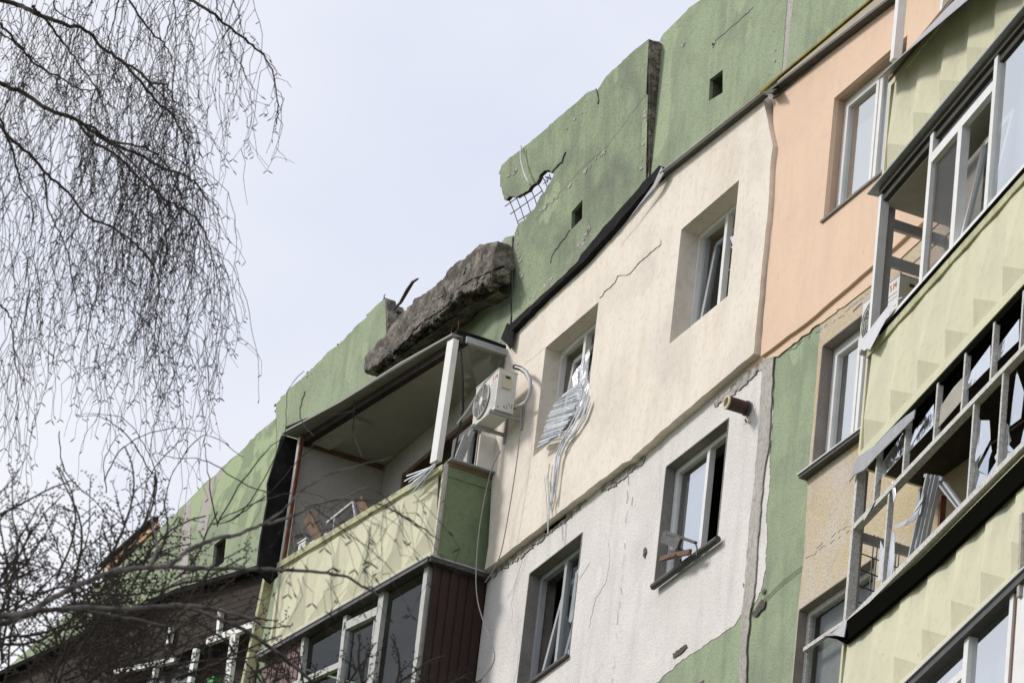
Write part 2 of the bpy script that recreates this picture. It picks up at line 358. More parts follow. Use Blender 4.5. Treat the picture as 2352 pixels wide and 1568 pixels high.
# mortar joint between panels
jo = [(1751, 826), (1776, 818), (1766, 1017), (1754, 1082), (1744, 1188), (1731, 1366), (1722, 1402), (1714, 1480), (1712, 1600), (1696, 1600), (1700, 1480), (1703, 1402), (1708, 1366), (1722, 1188), (1734, 1082), (1740, 1017)]
MB().slab(pxpoly(F, jag(jo, 1.3, 14, True, 9), .024), (0, .011, 0), back=False).build('panel_joint', 'mortar', bld)
# green field with diagonal joint line
mb = MB()
p = jag([(1885, 1290), (1842, 1300), (1800, 1332), (1745, 1385)][1:], 1.0, 12, seed=3)
for k in range(3):
    mb.tube([F.wp(x, y+k*5, .0) for x, y in p], .006, 4)
mb.build('joint_bead', 'green_stucco', bld)
# ochre field and leftover peach strip
op = [(1846, 1285), (1856, 1093), (1870, 930), (1884, 745), (1940, 700), (2010, 640), (2060, 598)]
o3 = pxpoly(F, jag(op, 1.0, 16, seed=2), .005)
o3 += [F.w(20, 25.06, .005), F.w(20, 18, .005), F.w(W3[0]-.035, 18, .005), F.w(W3[0]-.035, 21.6, .005)]
MB().slab(o3, (0, .0045, 0), [rect3(grow(W2, .011), .005), rect3(grow(W3, .011), .005)]+[rect3(grow(h, .011), .005) for h in RDOOR[1:]], back=False).build('stucco_layer', 'ochre_stucco', bld)
mb = MB()
for bs in ([(1846, 1288), (1880, 1262), (1930, 1230), (1975, 1205)], [(1870, 1262), (1930, 1215), (1958, 1205)], [(1800, 815), (1860, 770), (1925, 730), (2010, 660)]):
    p = jag(bs, 3, 7, seed=len(bs))
    for a, b in zip(p, p[1:]):
        if rg.random() < .7: mb.tube([F.wp(*a, .007), F.wp(*b, .007)], .004, 4)
build_each(mb, 'wall_crack', 'crack_grey', bld)
pp = [(1700, 850), (2013, 590), (2200, 430), (2200, 470), (2013, 645), (1950, 694)]
pq = [(1950, 694), (1885, 742), (1850, 768), (1800, 806), (1770, 828), (1756, 845), (1745, 850)]
MB().slab(pxpoly(F, pp[:-1]+jag(pq, 3, 9, seed=8), .016), (0, .007, 0), back=False).build('render_remnant', 'peach_render', bld)
MB().slab(pxpoly(F, [(1742, 205), (1800, 188), (1792, 300), (1768, 600), (1745, 828), (1722, 828), (1740, 600), (1760, 300)], .009), (0, .006, 0), back=False).build('joint_filler', 'reveal_grey', bld)
# --- cream insulated panel
ct = lambda x: F.un(x, 0, .10)
cream = [(1166, 765), (1300, 648), (1345, 606), (1395, 556), (1445, 498), (1480, 455), (1530, 405), (1640, 312), (1752, 222), (1766, 292), (1775, 334), (1770, 372), (1764, 480), (1756, 560), (1742, 700), (1731, 811)]
low = [(1731, 811), (1560, 955), (1455, 1047), (1448, 1056), (1430, 1063), (1300, 1164), (1113, 1308)]
o = jag(cream, .8, 22, seed=5)[:-1]+jag(low, 1.4, 16, seed=6)+[(1122, 1250), (1130, 1100)]
MB().slab(pxpoly(F, o, .10), (0, .10, 0), [rect3(UL, .10), rect3(UR, .10)]).build('insulation_panel', 'cream_render', bld)
for q_ in (UL, UR): mb = MB(); liner(mb, q_, .001, -.31); mb.build('window_reveal', 'cream_render', bld)
# lifted plaster lip along the crack
ck = [(1376, 684), (1394, 664), (1411, 649), (1418, 633), (1440, 631), (1456, 616), (1478, 593), (1500, 575), (1517, 560)]
lip = jag(ck, 1.3, 7, seed=2)+[(1517, 550), (1478, 575), (1440, 610), (1410, 632), (1376, 670)]
MB().slab(pxpoly(F, lip, .110), (0, .009, 0), back=False).build('plaster_lip', 'cream_render', bld)
mb = MB()
for cc, r_ in ((ck[:3], .002), (ck[5:8], .0016), ([(1252, 798), (1225, 820), (1205, 836)], .0012), ([(1313, 798), (1300, 812), (1285, 830), (1272, 838)], .004)):
    off = .105 if cc[0][0] != 1313 else .02
    mb.tube([F.wp(x, y, off) for x, y in jag(cc, 1.2, 8, seed=1)], r_, 4)
build_each(mb, 'wall_crack', 'crack_cream', bld)
# peach panel
pe = [(1777, 232), (2051, 3), (2400, -300), (2700, -300), (2700, 50), (2200, 438), (2013, 602), (1850, 742), (1747, 818), (1756, 700), (1770, 500), (1779, 360), (1776, 300)]
pe3 = pxpoly(F, jag(pe, .8, 24, True, 4), .05)
MB().slab(pe3, (0, .05, 0), [rect3(OW, .05)]).build('insulation_panel', 'peach_render', bld)
mb = MB(); liner(mb, OW, .001, -.31); mb.build('window_reveal', 'peach_reveal', bld)
# beige band, yellow trim and flashing over the peach panel
MB().slab(pxpoly(F, [(1786, 186), (2040, -26), (2400, -330), (2400, -250), (2060, 8), (1772, 226)], .03), (0, .03, 0), back=False).build('beige_band', 'beige_strip', bld)
MB().beam(F.wp(1540, 388, .03), F.wp(1790, 178, .03), .03, .04, (0, -1, 0)).beam(F.wp(1790, 178, .03), F.wp(2300, -249, .03), .022, .04, (0, -1, 0)).build('trim', 'flash_yellow', bld)
mb = MB(); mb.beam(F.wp(1772, 213, .09), F.wp(2062, -9, .09), .03, .09, (0, -1, 0)); mb.beam(F.wp(2062, -9, .09), F.wp(2300, -210, .09), .03, .09, (0, -1, 0)); mb.build('flashing', 'metal_dark', bld)
mb = MB(); mb.beam(F.wp(1524, 400, .15), F.wp(1755, 217, .15), .010, .10, (0, -1, 0)); mb.build('flashing', 'metal_grey', bld)
mb = MB(); mb.beam(F.wp(1524, 404, .13), F.wp(1758, 220, .13), .02, .05, (0, -1, 0)); mb.build('flashing_underside', 'metal_dark', bld)
mb = MB(); mb.slab([F.wp(1752, 211, .2), F.wp(1776, 209, .2), F.wp(1800, 196, .0), F.wp(1775, 212, 0)], (0, 0, -.02)); mb.build('flashing', 'metal_dark', bld)
# bent black roof flashing over the cream panel
fl = [(1164, 752), (1250, 672), (1300, 627), (1328, 598), (1334, 584), (1395, 512), (1440, 462), (1475, 420), (1514, 380), (1527, 392), (1490, 428), (1452, 474), (1400, 534), (1348, 592), (1332, 608), (1300, 637), (1250, 683), (1175, 760)]
MB().slab(pxpoly(F, jag(fl, 1.2, 12, True, 3), .17), (0, .12, 0)).build('roof_flashing', 'tar', bld)
mb = MB()
mb.slab(pxpoly(F, [(1405, 548), (1440, 508), (1475, 460), (1500, 425), (1519, 383), (1524, 398), (1505, 430), (1470, 470), (1440, 508)], .19), (0, .012, 0))
mb.build('torn_flashing_sheet', 'metal_grey', bld)
MB().slab([F.wp(1163, 745, .08), F.wp(1180, 752, .16), F.wp(1172, 803, .16), F.wp(1164, 790, .12), F.wp(1150, 778, .06)], (.02, 0, .01)).build('roofing_felt', 'tar', bld)

# --- attic storey, broken slabs
TH_ = V((0, .13, 0))
E_top = [(885, 684), (878, 690), (862, 703), (852, 714), (845, 720), (842, 728), (820, 746), (789, 781), (760, 803), (745, 818), (738, 826), (718, 846), (700, 862), (668, 889), (648, 909), (634, 927), (634, 959), (618, 974), (605, 984), (588, 997), (570, 1018), (552, 1037), (527, 1057), (502, 1082), (484, 1098), (462, 1118), (427, 1155), (397, 1183), (367, 1213), (321, 1253), (281, 1293), (150, 1412), (40, 1510), (-120, 1650)]
e3 = [F.wp(x, y, .004) for x, y in jag(E_top, 1.6, 9, seed=11)]
zb = 27.2
e3 += [V((e3[-1].x, -.004, zb)), V((-4.15, -.004, zb)), F.wp(888, 800, .004)]
pe_ = [p for p in e3]
vent = lambda tl, tr, br, bl: [F.wp(*tl, .004), F.wp(*tr, .004), F.wp(*br, .004), F.wp(*bl, .004)]
vE = vent((492, 1250), (520, 1228), (514, 1290), (486, 1310))
MB().slab(e3, TH_, [vE]).build('attic_wall', ['green_stucco', 'concrete_break'], bld)
# peeled part on the left
pl_ = [(634, 960), (588, 999), (552, 1039), (502, 1084), (462, 1120), (432, 1152), (424, 1200), (470, 1230), (480, 1180), (560, 1210), (600, 1250), (622, 1240), (636, 1100)]
MB().slab(pxpoly(F, jag(pl_, 2, 10, True, 3), .010), (0, .005, 0), back=False).build('peeled_paint', 'green_peeling', bld)
MB().slab(pxpoly(F, jag([(424, 1158), (440, 1145), (436, 1250), (425, 1330), (410, 1330), (416, 1240)], 1.5, 9, True, 3), .011), (0, .006, 0), back=False).build('panel_joint', 'mortar', bld)
# broken parapet bit on the far left
mb = MB(); mb.slab(pxpoly(F, [(236, 1300), (300, 1248), (356, 1196), (360, 1208), (330, 1238), (275, 1288), (236, 1322)], .03), (0, .06, 0)); mb.build('broken_parapet', 'brick', bld)
mb = MB(); mb.beam(F.wp(232, 1300, .04), F.wp(358, 1189, .04), .035, .08, (0, -1, 0)); mb.build('parapet_cap', 'dark_board', bld)
# D: wall behind the hanging chunk
d3 = pxpoly(F, [(1178, 541), (1176, 640), (1173, 746), (1166, 772), (1100, 830), (850, 960), (850, 900), (875, 845), (960, 760), (1040, 690), (1120, 600), (1160, 545)], .004)
MB().slab(d3, TH_).build('attic_wall', ['green_stucco', 'concrete_break'], bld)
# grey torn stub next to E
MB().slab(pxpoly(F, jag([(905, 700), (908, 712), (898, 745), (884, 790), (870, 815), (880, 770), (888, 730), (890, 700)], 1, 6, True, 2), -.10), (0, .12, 0)).build('broken_edge', 'concrete_break', bld)
mb = MB(); mb.slab(pxpoly(F, [(883, 688), (888, 686), (890, 705), (892, 745), (880, 800), (866, 850), (866, 830), (880, 760), (884, 720)], .0), (0, .12, 0)); build_each(mb, 'broken_edge', 'concrete_break', bld)
# C: cracked slab leaning outwards; A and B: sound slabs
def lean(px, py, k=.085, z0=27.9):
    a, z = F.un(px, py, 0)
    for _ in range(3): off = .006+k*max(0, z-z0); a, z = F.un(px, py, off)
    return F.w(a, z, off)
C_ = [(1490, 90), (1460, 113), (1420, 150), (1392, 176), (1378, 198), (1370, 210), (1366, 206), (1350, 212), (1310, 247), (1280, 272), (1240, 308), (1195, 345), (1170, 362), (1152, 380), (1145, 399), (1149, 402), (1148, 428), (1152, 432), (1158, 459), (1163, 459), (1170, 451), (1186, 453), (1200, 445), (1213, 438), (1219, 428), (1232, 420), (1240, 402), (1250, 392), (1262, 390), (1272, 400), (1268, 412), (1256, 428), (1252, 440), (1240, 452), (1232, 468), (1226, 482), (1212, 492), (1206, 504), (1192, 512), (1186, 524), (1181, 542), (1178, 640), (1176, 742)]
c3 = [lean(x, y) for x, y in jag(C_, .9, 7, seed=21)]+[F.wp(1480, 480, .006), lean(1483, 420), lean(1485, 340), lean(1487, 250), lean(1488, 220), lean(1484, 215)]
vC = [lean(1313, 487), lean(1338, 458), lean(1337, 502), lean(1312, 528)]
MB().slab(c3, V((0, .045, 0)), [vC]).build('attic_wall', ['green_dirty', 'concrete_break'], bld)
ap = [(1516, 92), (1522, 80), (1560, 43), (1575, 28), (1582, 18), (1612, -2), (1800, -175)]
a3 = [F.wp(x, y, .004) for x, y in jag(ap, 1.1, 10, seed=3)]+[F.wp(1806, -120, .004), F.wp(1808, 0, .004), F.wp(1795, 174, .004), F.wp(1540, 388, .004), F.wp(1484, 436, .004), F.wp(1489, 400, .004), F.wp(1495, 330, .004), F.wp(1497, 312, .004), F.wp(1500, 250, .004), F.wp(1508, 200, .004)]
vA = [F.wp(1630, 183, .004), F.wp(1660, 160, .004), F.wp(1660, 213, .004), F.wp(1628, 232, .004)]
MB().slab(a3, V((0, .22, 0)), [vA]).build('attic_wall', ['green_stucco', 'concrete_break'], bld)
b3 = [F.wp(1822, 0, .004), F.wp(1826, -190, .004), F.wp(2300, -620, .004), F.wp(2300, -250, .004), F.wp(2020, -12, .004), F.wp(1803, 172, .004)]
MB().slab(b3, V((0, .22, 0))).build('attic_wall', ['green_stucco', 'concrete_break'], bld)
MB().slab(pxpoly(F, jag([(1806, -100), (1826, -100), (1820, 60), (1812, 130), (1806, 178), (1794, 176), (1798, 90), (1804, 0)], 1.2, 12, True, 3), .0), (0, .1, 0)).build('panel_joint', 'mortar', bld)
# grey broken core seen in the wedge between C and A
rc = [lean(1489.5, y) for y in (92, 150, 250, 340, 415)]
mb = MB()
for p_, q_ in zip(rc, rc[1:]): mb.hexa([p_+V((0, .003, 0)), p_+V((.012, .003, 0)), p_+V((.012, .16, 0)), p_+V((0, .16, 0)), q_+V((0, .003, 0)), q_+V((.012, .003, 0)), q_+V((.012, .16, 0)), q_+V((0, .16, 0))])
mb.build('slab_end', 'concrete_break', bld)
MB().slab([F.wp(1488, 92, -.0), F.wp(1517, 96, -.0), F.wp(1508, 200, -.0), F.wp(1500, 260, -.0), F.wp(1488, 410, -.0), F.wp(1480, 300, -.0)], (0, .05, 0)).build('slab_core', 'concrete_break', bld)
for nm, vp, d_ in (('vent_opening', vE, .2), ('vent_opening', vC, .25), ('vent_opening', vA, .25)):
    mb = MB(); q = [p+V((0, .04, 0)) for p in vp]; r_ = [p+V((0, .6, 0)) for p in vp]
    for i in range(4): mb.quad(q[i], q[(i+1) % 4], r_[(i+1) % 4], r_[i])
    mb.quad(*r_); mb.build(nm, 'interior_room', bld)
mb = MB()
for i in range(9):
    t = i/9; a = vA[1].lerp(vA[2], t)+V((-.0, .12, 0)); b = vA[0].lerp(vA[3], t)+V((0, .12, 0)); mb.tube([a.lerp(b, .0), a.lerp(b, .45)], .004, 3)
for i in range(5):
    t = i/9; mb.tube([vA[1].lerp(vA[0], t)+V((0, .12, 0)), vA[2].lerp(vA[3], t)+V((0, .12, 0))], .004, 3)
mb.build('vent_mesh', 'metal_dark', bld)
# paint losses, joint line & cracks on the attic
mb = MB()
def peel(pts, s=1, off=.012, fn=None):
    P = jag(pts, 1.2, 6, True, s)
    mb.slab([(fn or (lambda x, y: F.wp(x, y, off)))(x, y) for x, y in P], (0, .004, 0), back=False)
fnC = lambda x, y: lean(x, y)+V((0, -.006, 0))
def flakes(path, n, size, off=.012, fn=None, sd=1):
    g_ = random.Random(sd); fn = fn or (lambda x, y: F.wp(x, y, off))
    for q in range(n):
        t = g_.random()*(len(path)-1); k = min(int(t), len(path)-2); f_ = t-k
        cx_ = path[k][0]+(path[k+1][0]-path[k][0])*f_+g_.uniform(-3, 3); cy_ = path[k][1]+(path[k+1][1]-path[k][1])*f_+g_.uniform(-3, 3)
        sx = size*g_.uniform(.25, 1.2); sy = sx*g_.uniform(.5, 1.4); ph = g_.random()*6; K = 11
        P = [(cx_+sx*math.cos(ph+e*6.283/K)*g_.uniform(.5, 1.25), cy_-.6*sx*math.cos(ph+e*6.283/K)+sy*math.sin(ph+e*6.283/K)*g_.uniform(.5, 1.25)) for e in range(K)]
        mb.slab([fn(x, y) for x, y in P], (0, .003, 0), back=False)
flakes([(1484, 255), (1476, 330), (1472, 400)], 12, 4.5, fn=fnC, sd=1)
flakes([(1400, 340), (1370, 368), (1345, 395), (1280, 452), (1232, 495)], 16, 5, fn=fnC, sd=2)
flakes([(1358, 510), (1345, 550), (1325, 572)], 9, 6, fn=fnC, sd=3)
flakes([(1192, 512), (1184, 545), (1194, 600), (1200, 645)], 12, 4, fn=fnC, sd=4)
flakes([(1165, 405), (1190, 388)], 5, 4, fn=fnC, sd=5); flakes([(1300, 300), (1345, 250)], 4, 3, fn=fnC, sd=6)
flakes([(1566, 103), (1588, 90)], 4, 3.5, sd=7); flakes([(1630, 108), (1646, 97)], 3, 4, sd=8); flakes([(1700, 44), (1728, 18)], 4, 2.5, sd=9)
flakes([(1210, 690), (1250, 655), (1300, 610)], 9, 4, sd=10); flakes([(1783, 90), (1770, 200)], 4, 2.5, sd=11)
flakes([(760, 812), (700, 870)], 6, 2.5, sd=12)
build_each(mb, 'paint_loss', 'mortar', bld)
mb = MB()
for cc, fn, rad in (([(1300, 350), (1292, 372), (1280, 383), (1268, 398)], fnC, .009), ([(1370, 205), (1374, 215), (1376, 232), (1374, 240)], fnC, .008), ([(1310, 528), (1300, 545), (1275, 575), (1268, 590), (1265, 605)], fnC, .004),
                    ([(1483, 220), (1400, 330), (1330, 395), (1230, 505)], fnC, .0012), ([(1640, 98), (1700, 45), (1730, 18)], lambda x, y: F.wp(x, y, .006), .003), ([(1178, 545), (1176, 640), (1173, 742)], lambda x, y: F.wp(x, y, .01), .012)):
    mb.tube([fn(x, y) for x, y in jag(cc, 1.2, 8, seed=4)], rad, 4)
build_each(mb, 'wall_crack', 'metal_dark', bld)
# exposed reinforcement in the hole
mb = MB()
ln = lambda x, y, o=.07: F.wp(x, y, o)
for a, b in (((1166, 450), (1192, 520)), ((1183, 446), (1207, 512)), ((1201, 440), (1220, 492)), ((1217, 430), (1234, 474)), ((1160, 474), (1242, 414)), ((1172, 492), (1246, 438)), ((1190, 508), (1226, 482)), ((1232, 418), (1248, 444)), ((1243, 402), (1256, 428))):
    mb.tube([ln(*a), ln((a[0]+b[0])/2+1.5, (a[1]+b[1])/2), ln(*b)], .0058, 5)
rg = random.Random(3)
for i in range(9):
    x, y = 1236+rg.uniform(-12, 26), 412+rg.uniform(-12, 16)-0; y -= (x-1232)*.5
    mb.tube([ln(x, y, rg.uniform(0, .1)), ln(x+rg.uniform(-10, 10), y+rg.uniform(-8, 8)), ln(x+rg.uniform(-14, 12), y+rg.uniform(-8, 10))], .006, 4)
mb.build('reinforcement', 'metal_dark', bld)
mb = MB(); pcs = [(1197, 337), (1196, 350), (1197, 370), (1203, 395), (1210, 412), (1218, 424)]
mb.tube([F.wp(x, y, .22) for x, y in pcs], .012, 6); cab = mb.build('hanging_cable', 'wire_white', None, True)
tag(cab, 'short white cable looped over the broken green parapet corner', 'cable')
mb = MB(); mb.tube([F.wp(1196, 336, .2), F.wp(1198, 350, .2)], .01, 4); cc = mb.build('cable_end', 'metal_dark', cab)
# ragged roof concrete along the attic's upper edge
mb = MB(); rg = random.Random(8)
for tp, fn in ((E_top[:20], lambda x, y: F.wp(x, y, -.03)), (C_[:14], lambda x, y: lean(x, y)+V((0, .05, 0)))):
    for (x, y) in jag(tp, 3, 12, seed=5):
        if rg.random() < .30:
            c = fn(x, y)-V((0, 0, .02)); s_ = rg.uniform(.008, .022)
            mb.hexa([c+V((i*s_*rg.uniform(.5, 1.5), j*s_, k*s_*.6*rg.uniform(.5, 1.3))) for k in (-1, 1) for i, j in ((-1, -1), (1, -1), (1, 1), (-1, 1))])
mb.build('broken_edge', 'concrete_break', bld)

# ------------------------------------------------------------------ windows
def window(name, pl, r, off, bays, label=None, parent=bld, fw=.055, depth=.06, mt='pvc_white', zsplit=None):
    """bays: list of (fraction_end, kind)"""
    a0, a1, z0, z1 = r; a0 += .003; a1 -= .003; z0 += .003; z1 -= .003
    root = empty(name, pl.w((a0+a1)/2, z0, off), parent)
    if label: root['label'] = label
    mb = MB(); mb.frame(pl, a0, a1, z0, z1, fw, off-depth, off)
    prev = 0; panes = []
    for fe, kind in bays:
        s0 = a0+(a1-a0)*prev; s1 = a0+(a1-a0)*fe
        if fe < 1: mb.pbox(pl, s1-fw*.55, s1+fw*.55, z0+fw, z1-fw, off-depth, off+.003)
        panes.append((s0 if prev == 0 else s0-fw*.2, s1, kind)); prev = fe
    mb.build('frame', mt, root)
    for s0, s1, kind in panes:
        b0, b1, c0, c1 = s0+fw+.002, s1-fw*.6, z0+fw+.002, z1-fw-.002
        if kind in ('sash', 'sash_curtain', 'sash_sky'):
            MB().frame(pl, b0, b1, c0, c1, .05, off-depth+.01, off+.012).build('sash', mt, root)
            q = off-.02
            MB().quad(pl.w(b0+.05, c0+.05, q), pl.w(b1-.05, c0+.05, q), pl.w(b1-.05, c1-.05, q), pl.w(b0+.05, c1-.05, q)).build('pane', 'glass_sky' if kind != 'sash' else 'glass_clear', root)
        elif kind in ('glass', 'sky', 'shard', 'curtain'):
            q = off-.025
            if kind == 'shard':
                mb = MB(); rg = random.Random(int(b0*100))
                zc = c0; 
                for i in range(9):
                    zt = c1-(c1-c0)*i/9; zz = zt-(c1-c0)/9*rg.uniform(.8, 2.6)
                    x = b0+(b1-b0)*rg.random()*.6
                    mb.add([pl.w(x, zt, q), pl.w(min(b1, x+(b1-b0)*rg.uniform(.2, .6)), zt-.03, q+rg.uniform(-.05, .05)), pl.w(x+(b1-b0)*rg.uniform(0, .5), max(c0, zz), q+rg.uniform(-.08, .08))], [(0, 1, 2)])
                mb.build('pane', 'glass_broken', root)
            else:
                MB().quad(pl.w(b0, c0, q), pl.w(b1, c0, q), pl.w(b1, c1, q), pl.w(b0, c1, q)).build('pane', 'glass_sky' if kind in ('sky', 'curtain') else 'glass_clear', root)
        if kind in ('sash_curtain', 'curtain'):
            mb = MB(); q = off-.085; n_ = 14
            for i in range(n_):
                x0_, x1_ = b0+(b1-b0)*i/n_, b0+(b1-b0)*(i+1)/n_; y0_, y1_ = q+.012*math.sin(i*1.9), q+.012*math.sin((i+1)*1.9)
                mb.quad(pl.w(x0_, c0, y0_), pl.w(x1_, c0, y1_), pl.w(x1_, c1, y1_), pl.w(x0_, c1, y0_))
            mb.build('curtain', 'curtain', root)
    return root
def tilted_sash(root, pl, a0, a1, z0, z1, off, lean_in, mt='pvc_white', glass='glass_sky', hinge='bottom', fw=.055):
    """sash swung about its bottom edge, or (hinge='side') about its left edge"""
    def P(a, z, d=0):
        if hinge == 'bottom':
            t = (z-z0)/(z1-z0); return pl.w(a, z, off-lean_in*t+d)
        t = (a-a0)/(a1-a0); c_ = math.cos(lean_in); return pl.w(a0+(a-a0)*c_, z, off-(a-a0)*math.sin(lean_in)+d)
    mb = MB()
    for (p, q) in (((a0, z0), (a0, z1)), ((a1, z0), (a1, z1)), ((a0, z0), (a1, z0)), ((a0, z1), (a1, z1))):
        mb.beam(P(*p), P(*q), fw, .05, pl.n)
    mb.build('sash', mt, root)
    MB().quad(P(a0, z0), P(a1, z0), P(a1, z1), P(a0, z1)).build('pane', glass, root)
# upper left window: blinds ripped out
w = window('window', F, UL, -.08, [(.49, 'open'), (1, 'shard')], 'window with torn blinds pushed out through its opening')
tilted_sash(w, F, UL[0]+.16, UL[0]+.70, UL[2]+.1, UL[3]-.16, -.12, .08, glass='glass_clear')
w = window('window', F, UR, -.10, [(.51, 'open'), (1, 'shard')], 'window with tilted sash and cracked right pane')
tilted_sash(w, F, UR[0]+.19, UR[0]+.80, UR[2]+.08, UR[3]-.16, -.14, .10, 'pvc_grey', glass='glass_clear')
mb = MB(); mb.beam(F.w(UR[0]+.07, UR[2], -.17), F.w(UR[0]+.07, UR[3], -.17), .06, .05, F.n); mb.build('inner_frame', 'pvc_grey', w)
w = w_lr = window('window', F, LR, -.10, [(.55, 'sky'), (1, 'open')], 'window with its right half standing open and black')
w = window('window', F, LL, -.12, [(.51, 'open'), (1, 'glass')], 'window with tilted left sash and white blind behind the right pane', mt='pvc_grey')
tilted_sash(w, F, LL[0]+.25, LL[0]+.78, LL[2]+.08, LL[3]-.16, -.16, .16, 'pvc_grey', glass='glass_clear')
mb = MB(); cz_ = LL[2]; xx = [LL[0]+.72, LL[0]+.78, LL[0]+.9, LL[1]-.06]
mb.slab([F.w(xx[0]+.02, cz_+.62, -.17), F.w(xx[1], cz_+.58, -.17), F.w(xx[2], cz_+.60, -.17), F.w(xx[3], cz_+.50, -.17), F.w(xx[3], LL[3]-.16, -.17), F.w(xx[0]+.06, LL[3]-.22, -.17)], (0, .01, 0)); mb.build('curtain', 'curtain', w)
mb = MB(); mb.slab([F.w(xx[0], cz_+.06, -.17), F.w(xx[3], cz_+.06, -.17), F.w(xx[3], cz_+.42, -.17), F.w(xx[0], cz_+.22, -.17)], (0, .01, 0)); mb.build('curtain', 'curtain', w)
mb = MB(); mb.slab([F.w(LL[0]+.45, cz_+.06, -.30), F.w(LL[0]+.7, cz_+.06, -.30), F.w(LL[0]+.7, cz_+.42, -.30), F.w(LL[0]+.62, cz_+.40, -.30)], (0, .01, 0)); mb.build('curtain', 'net_curtain', w)
cu = MB().quad(F.w(LR[0]+.13, LR[2]+.06, -.175), F.w(LR[0]+.69, LR[2]+.06, -.175), F.w(LR[0]+.69, LR[3]-.16, -.175), F.w(LR[0]+.13, LR[3]-.16, -.175)).build('curtain', 'curtain', w_lr)
window('window', F, LN, -.1, [(.6, 'glass'), (1, 'sky')]); window('window', F, LM, -.1, [(.6, 'glass'), (1, 'sky')])
w = window('window', F, OW, -.07, [(.52, 'sash_sky'), (1, 'sky')], 'white window in the peach wall')
MB().quad(F.w(OW[0]+.1, OW[2]+.05, -.15), F.w(OW[0]+1.35, OW[2]+.05, -.15), F.w(OW[0]+1.35, OW[3]-.34, -.15), F.w(OW[0]+.1, OW[3]-.34, -.15)).build('curtain', 'curtain', w)
w = window('window', F, W2, -.11, [(.42, 'sash_curtain'), (1, 'curtain')], 'white window in the ochre wall with drawn curtain')
w = window('window', F, W3, -.08, [(.62, 'glass'), (1, 'glass')], 'old window with film and net curtain at the bottom edge', mt='old_wood')
MB().quad(F.w(W3[0]+.03, W3[2], -.2), F.w(W3[1]-.03, W3[2], -.2), F.w(W3[1]-.03, W3[3]-.04, -.2), F.w(W3[0]+.03, W3[3]-.04, -.2)).build('curtain', 'net_curtain', w)
mb = MB(); mb.pbox(F, W3[0]+.05, W3[1], W3[3]-.42, W3[3]-.38, -.08, -.04); mb.build('glazing_bar', 'old_wood', w)
window('window', F, TOPW, -.1, [(.3, 'glass'), (1, 'sky')])
# sills
mb = MB(); mb.tube([F.wp(1500, 1347, .06), F.wp(1649, 1237, .06)], .035, 10); mb.build('window_sill', 'metal_dark', bld)
mb = MB(); a = F.un(1186, 1590, .05); mb.pbox(F, LL[0]-.02, LL[1]+.02, LL[2]-.03, LL[2], -.12, .05); mb.build('window_sill', 'metal_dark', bld)
mb = MB(); mb.pbox(F, OW[0]-.02, OW[1]+.05, OW[2]-.02, OW[2]+.004, -.10, .075); mb.build('window_sill', 'concrete', bld)
mb = MB(); mb.pbox(F, W2[0]-.13, W2[1]+.1, W2[2]-.012, W2[2]+.004, -.10, .10); mb.build('window_sill', 'metal_light', bld)
mb = MB(); mb.pbox(F, W2[0]-.11, W2[1]+.1, W2[2]-.045, W2[2]-.0125, -.05, .085); mb.build('sill_underside', 'metal_dark', bld)

# ------------------------------------------------------------------ balconies
def relief(pl, a0, a1, z0, z1, off, mod, rim=.07, band=.10, dp=.07, flip=False, seed=1):
    mb = MB(); w = pl.w; n_ = max(2, round((a1-a0-.1)/mod)); m = (a1-a0-.1)/n_; zb, zt = z0+band, z1-rim; zm = zb+.27*(zt-zb)
    # rims
    mb.pbox(pl, a0, a1, z0, zb, off-.09, off+.012); mb.pbox(pl, a0, a1, zt, z1, off-.09, off+.012)
    mb.pbox(pl, a0, a0+.05, zb, zt, off-.09, off+.012); mb.pbox(pl, a1-.05, a1, zb, zt, off-.09, off+.012)
    mb.pbox(pl, a0+.05, a1-.05, zb, zt, off-.09, off-.05)
    for i in range(n_):
        x0 = a0+.05+i*m; x1 = x0+m
        g_ = (lambda t: x0+t*m) if not flip else (lambda t: x1-t*m)
        A, A2 = w(g_(0), zb, off-.02), w(g_(1), zb, off-.02)
        B = w(g_(.22), zm, off+dp-.02); T, T1 = w(g_(.12), zt, off+.004), w(g_(.62), zt, off-.006); T2 = w(g_(1.12) if i < n_-1 or flip else g_(1), zt, off+.004)
        if flip and i == 0: T2 = w(g_(1), zt, off+.004)
        mb.add([A, A2, B], [(0, 1, 2)]); mb.add([A, B, T], [(0, 1, 2)]); mb.add([B, T1, T], [(0, 1, 2)]); mb.add([B, A2, T1], [(0, 1, 2)]); mb.add([A2, T2, T1], [(0, 1, 2)])
    return mb
# ---- left balcony (top floor), open after its glazing was blown out
bal = tag(empty('balcony', (-1.6, -.9, 24.6), bld), 'left top floor balcony, glazing gone, sagging canopy over it')
LEN = (V((.15, -.65, 0))-V((-3.35, -1.10, 0))).length
relief(LB, 0, LEN, 24.62, 25.72, 0, .66, flip=True).build('parapet_front', 'panel_paint', bal)
MB().pbox(LB, -.02, LEN-.02, 25.66, 25.735, .012, .035).build('parapet_rim', 'panel_rim', bal)
mb = MB(); SL = .64
mb.pbox(LBs, .03, SL, 24.62, 25.72, -.06, .0)
q = LBs.w
c0 = q(.25, 24.95, .03)
for a, b in (((.06, 24.66), (SL-.03, 24.66)), ((SL-.03, 24.66), (SL-.03, 25.6)), ((SL-.03, 25.6), (.06, 25.6)), ((.06, 25.6), (.06, 24.66))):
    mb.add([q(*a, .002), q(*b, .002), c0], [(0, 1, 2)])
mb.pbox(LBs, .0, SL, 25.6, 25.72, -.07, .012)
mb.build('parapet_side', 'panel_green', bal)
MB().tube([LBs.w(0, 24.6, .0), LBs.w(.005, 25.74, .0)], .028, 5).build('corner_joint', 'mortar', bal)
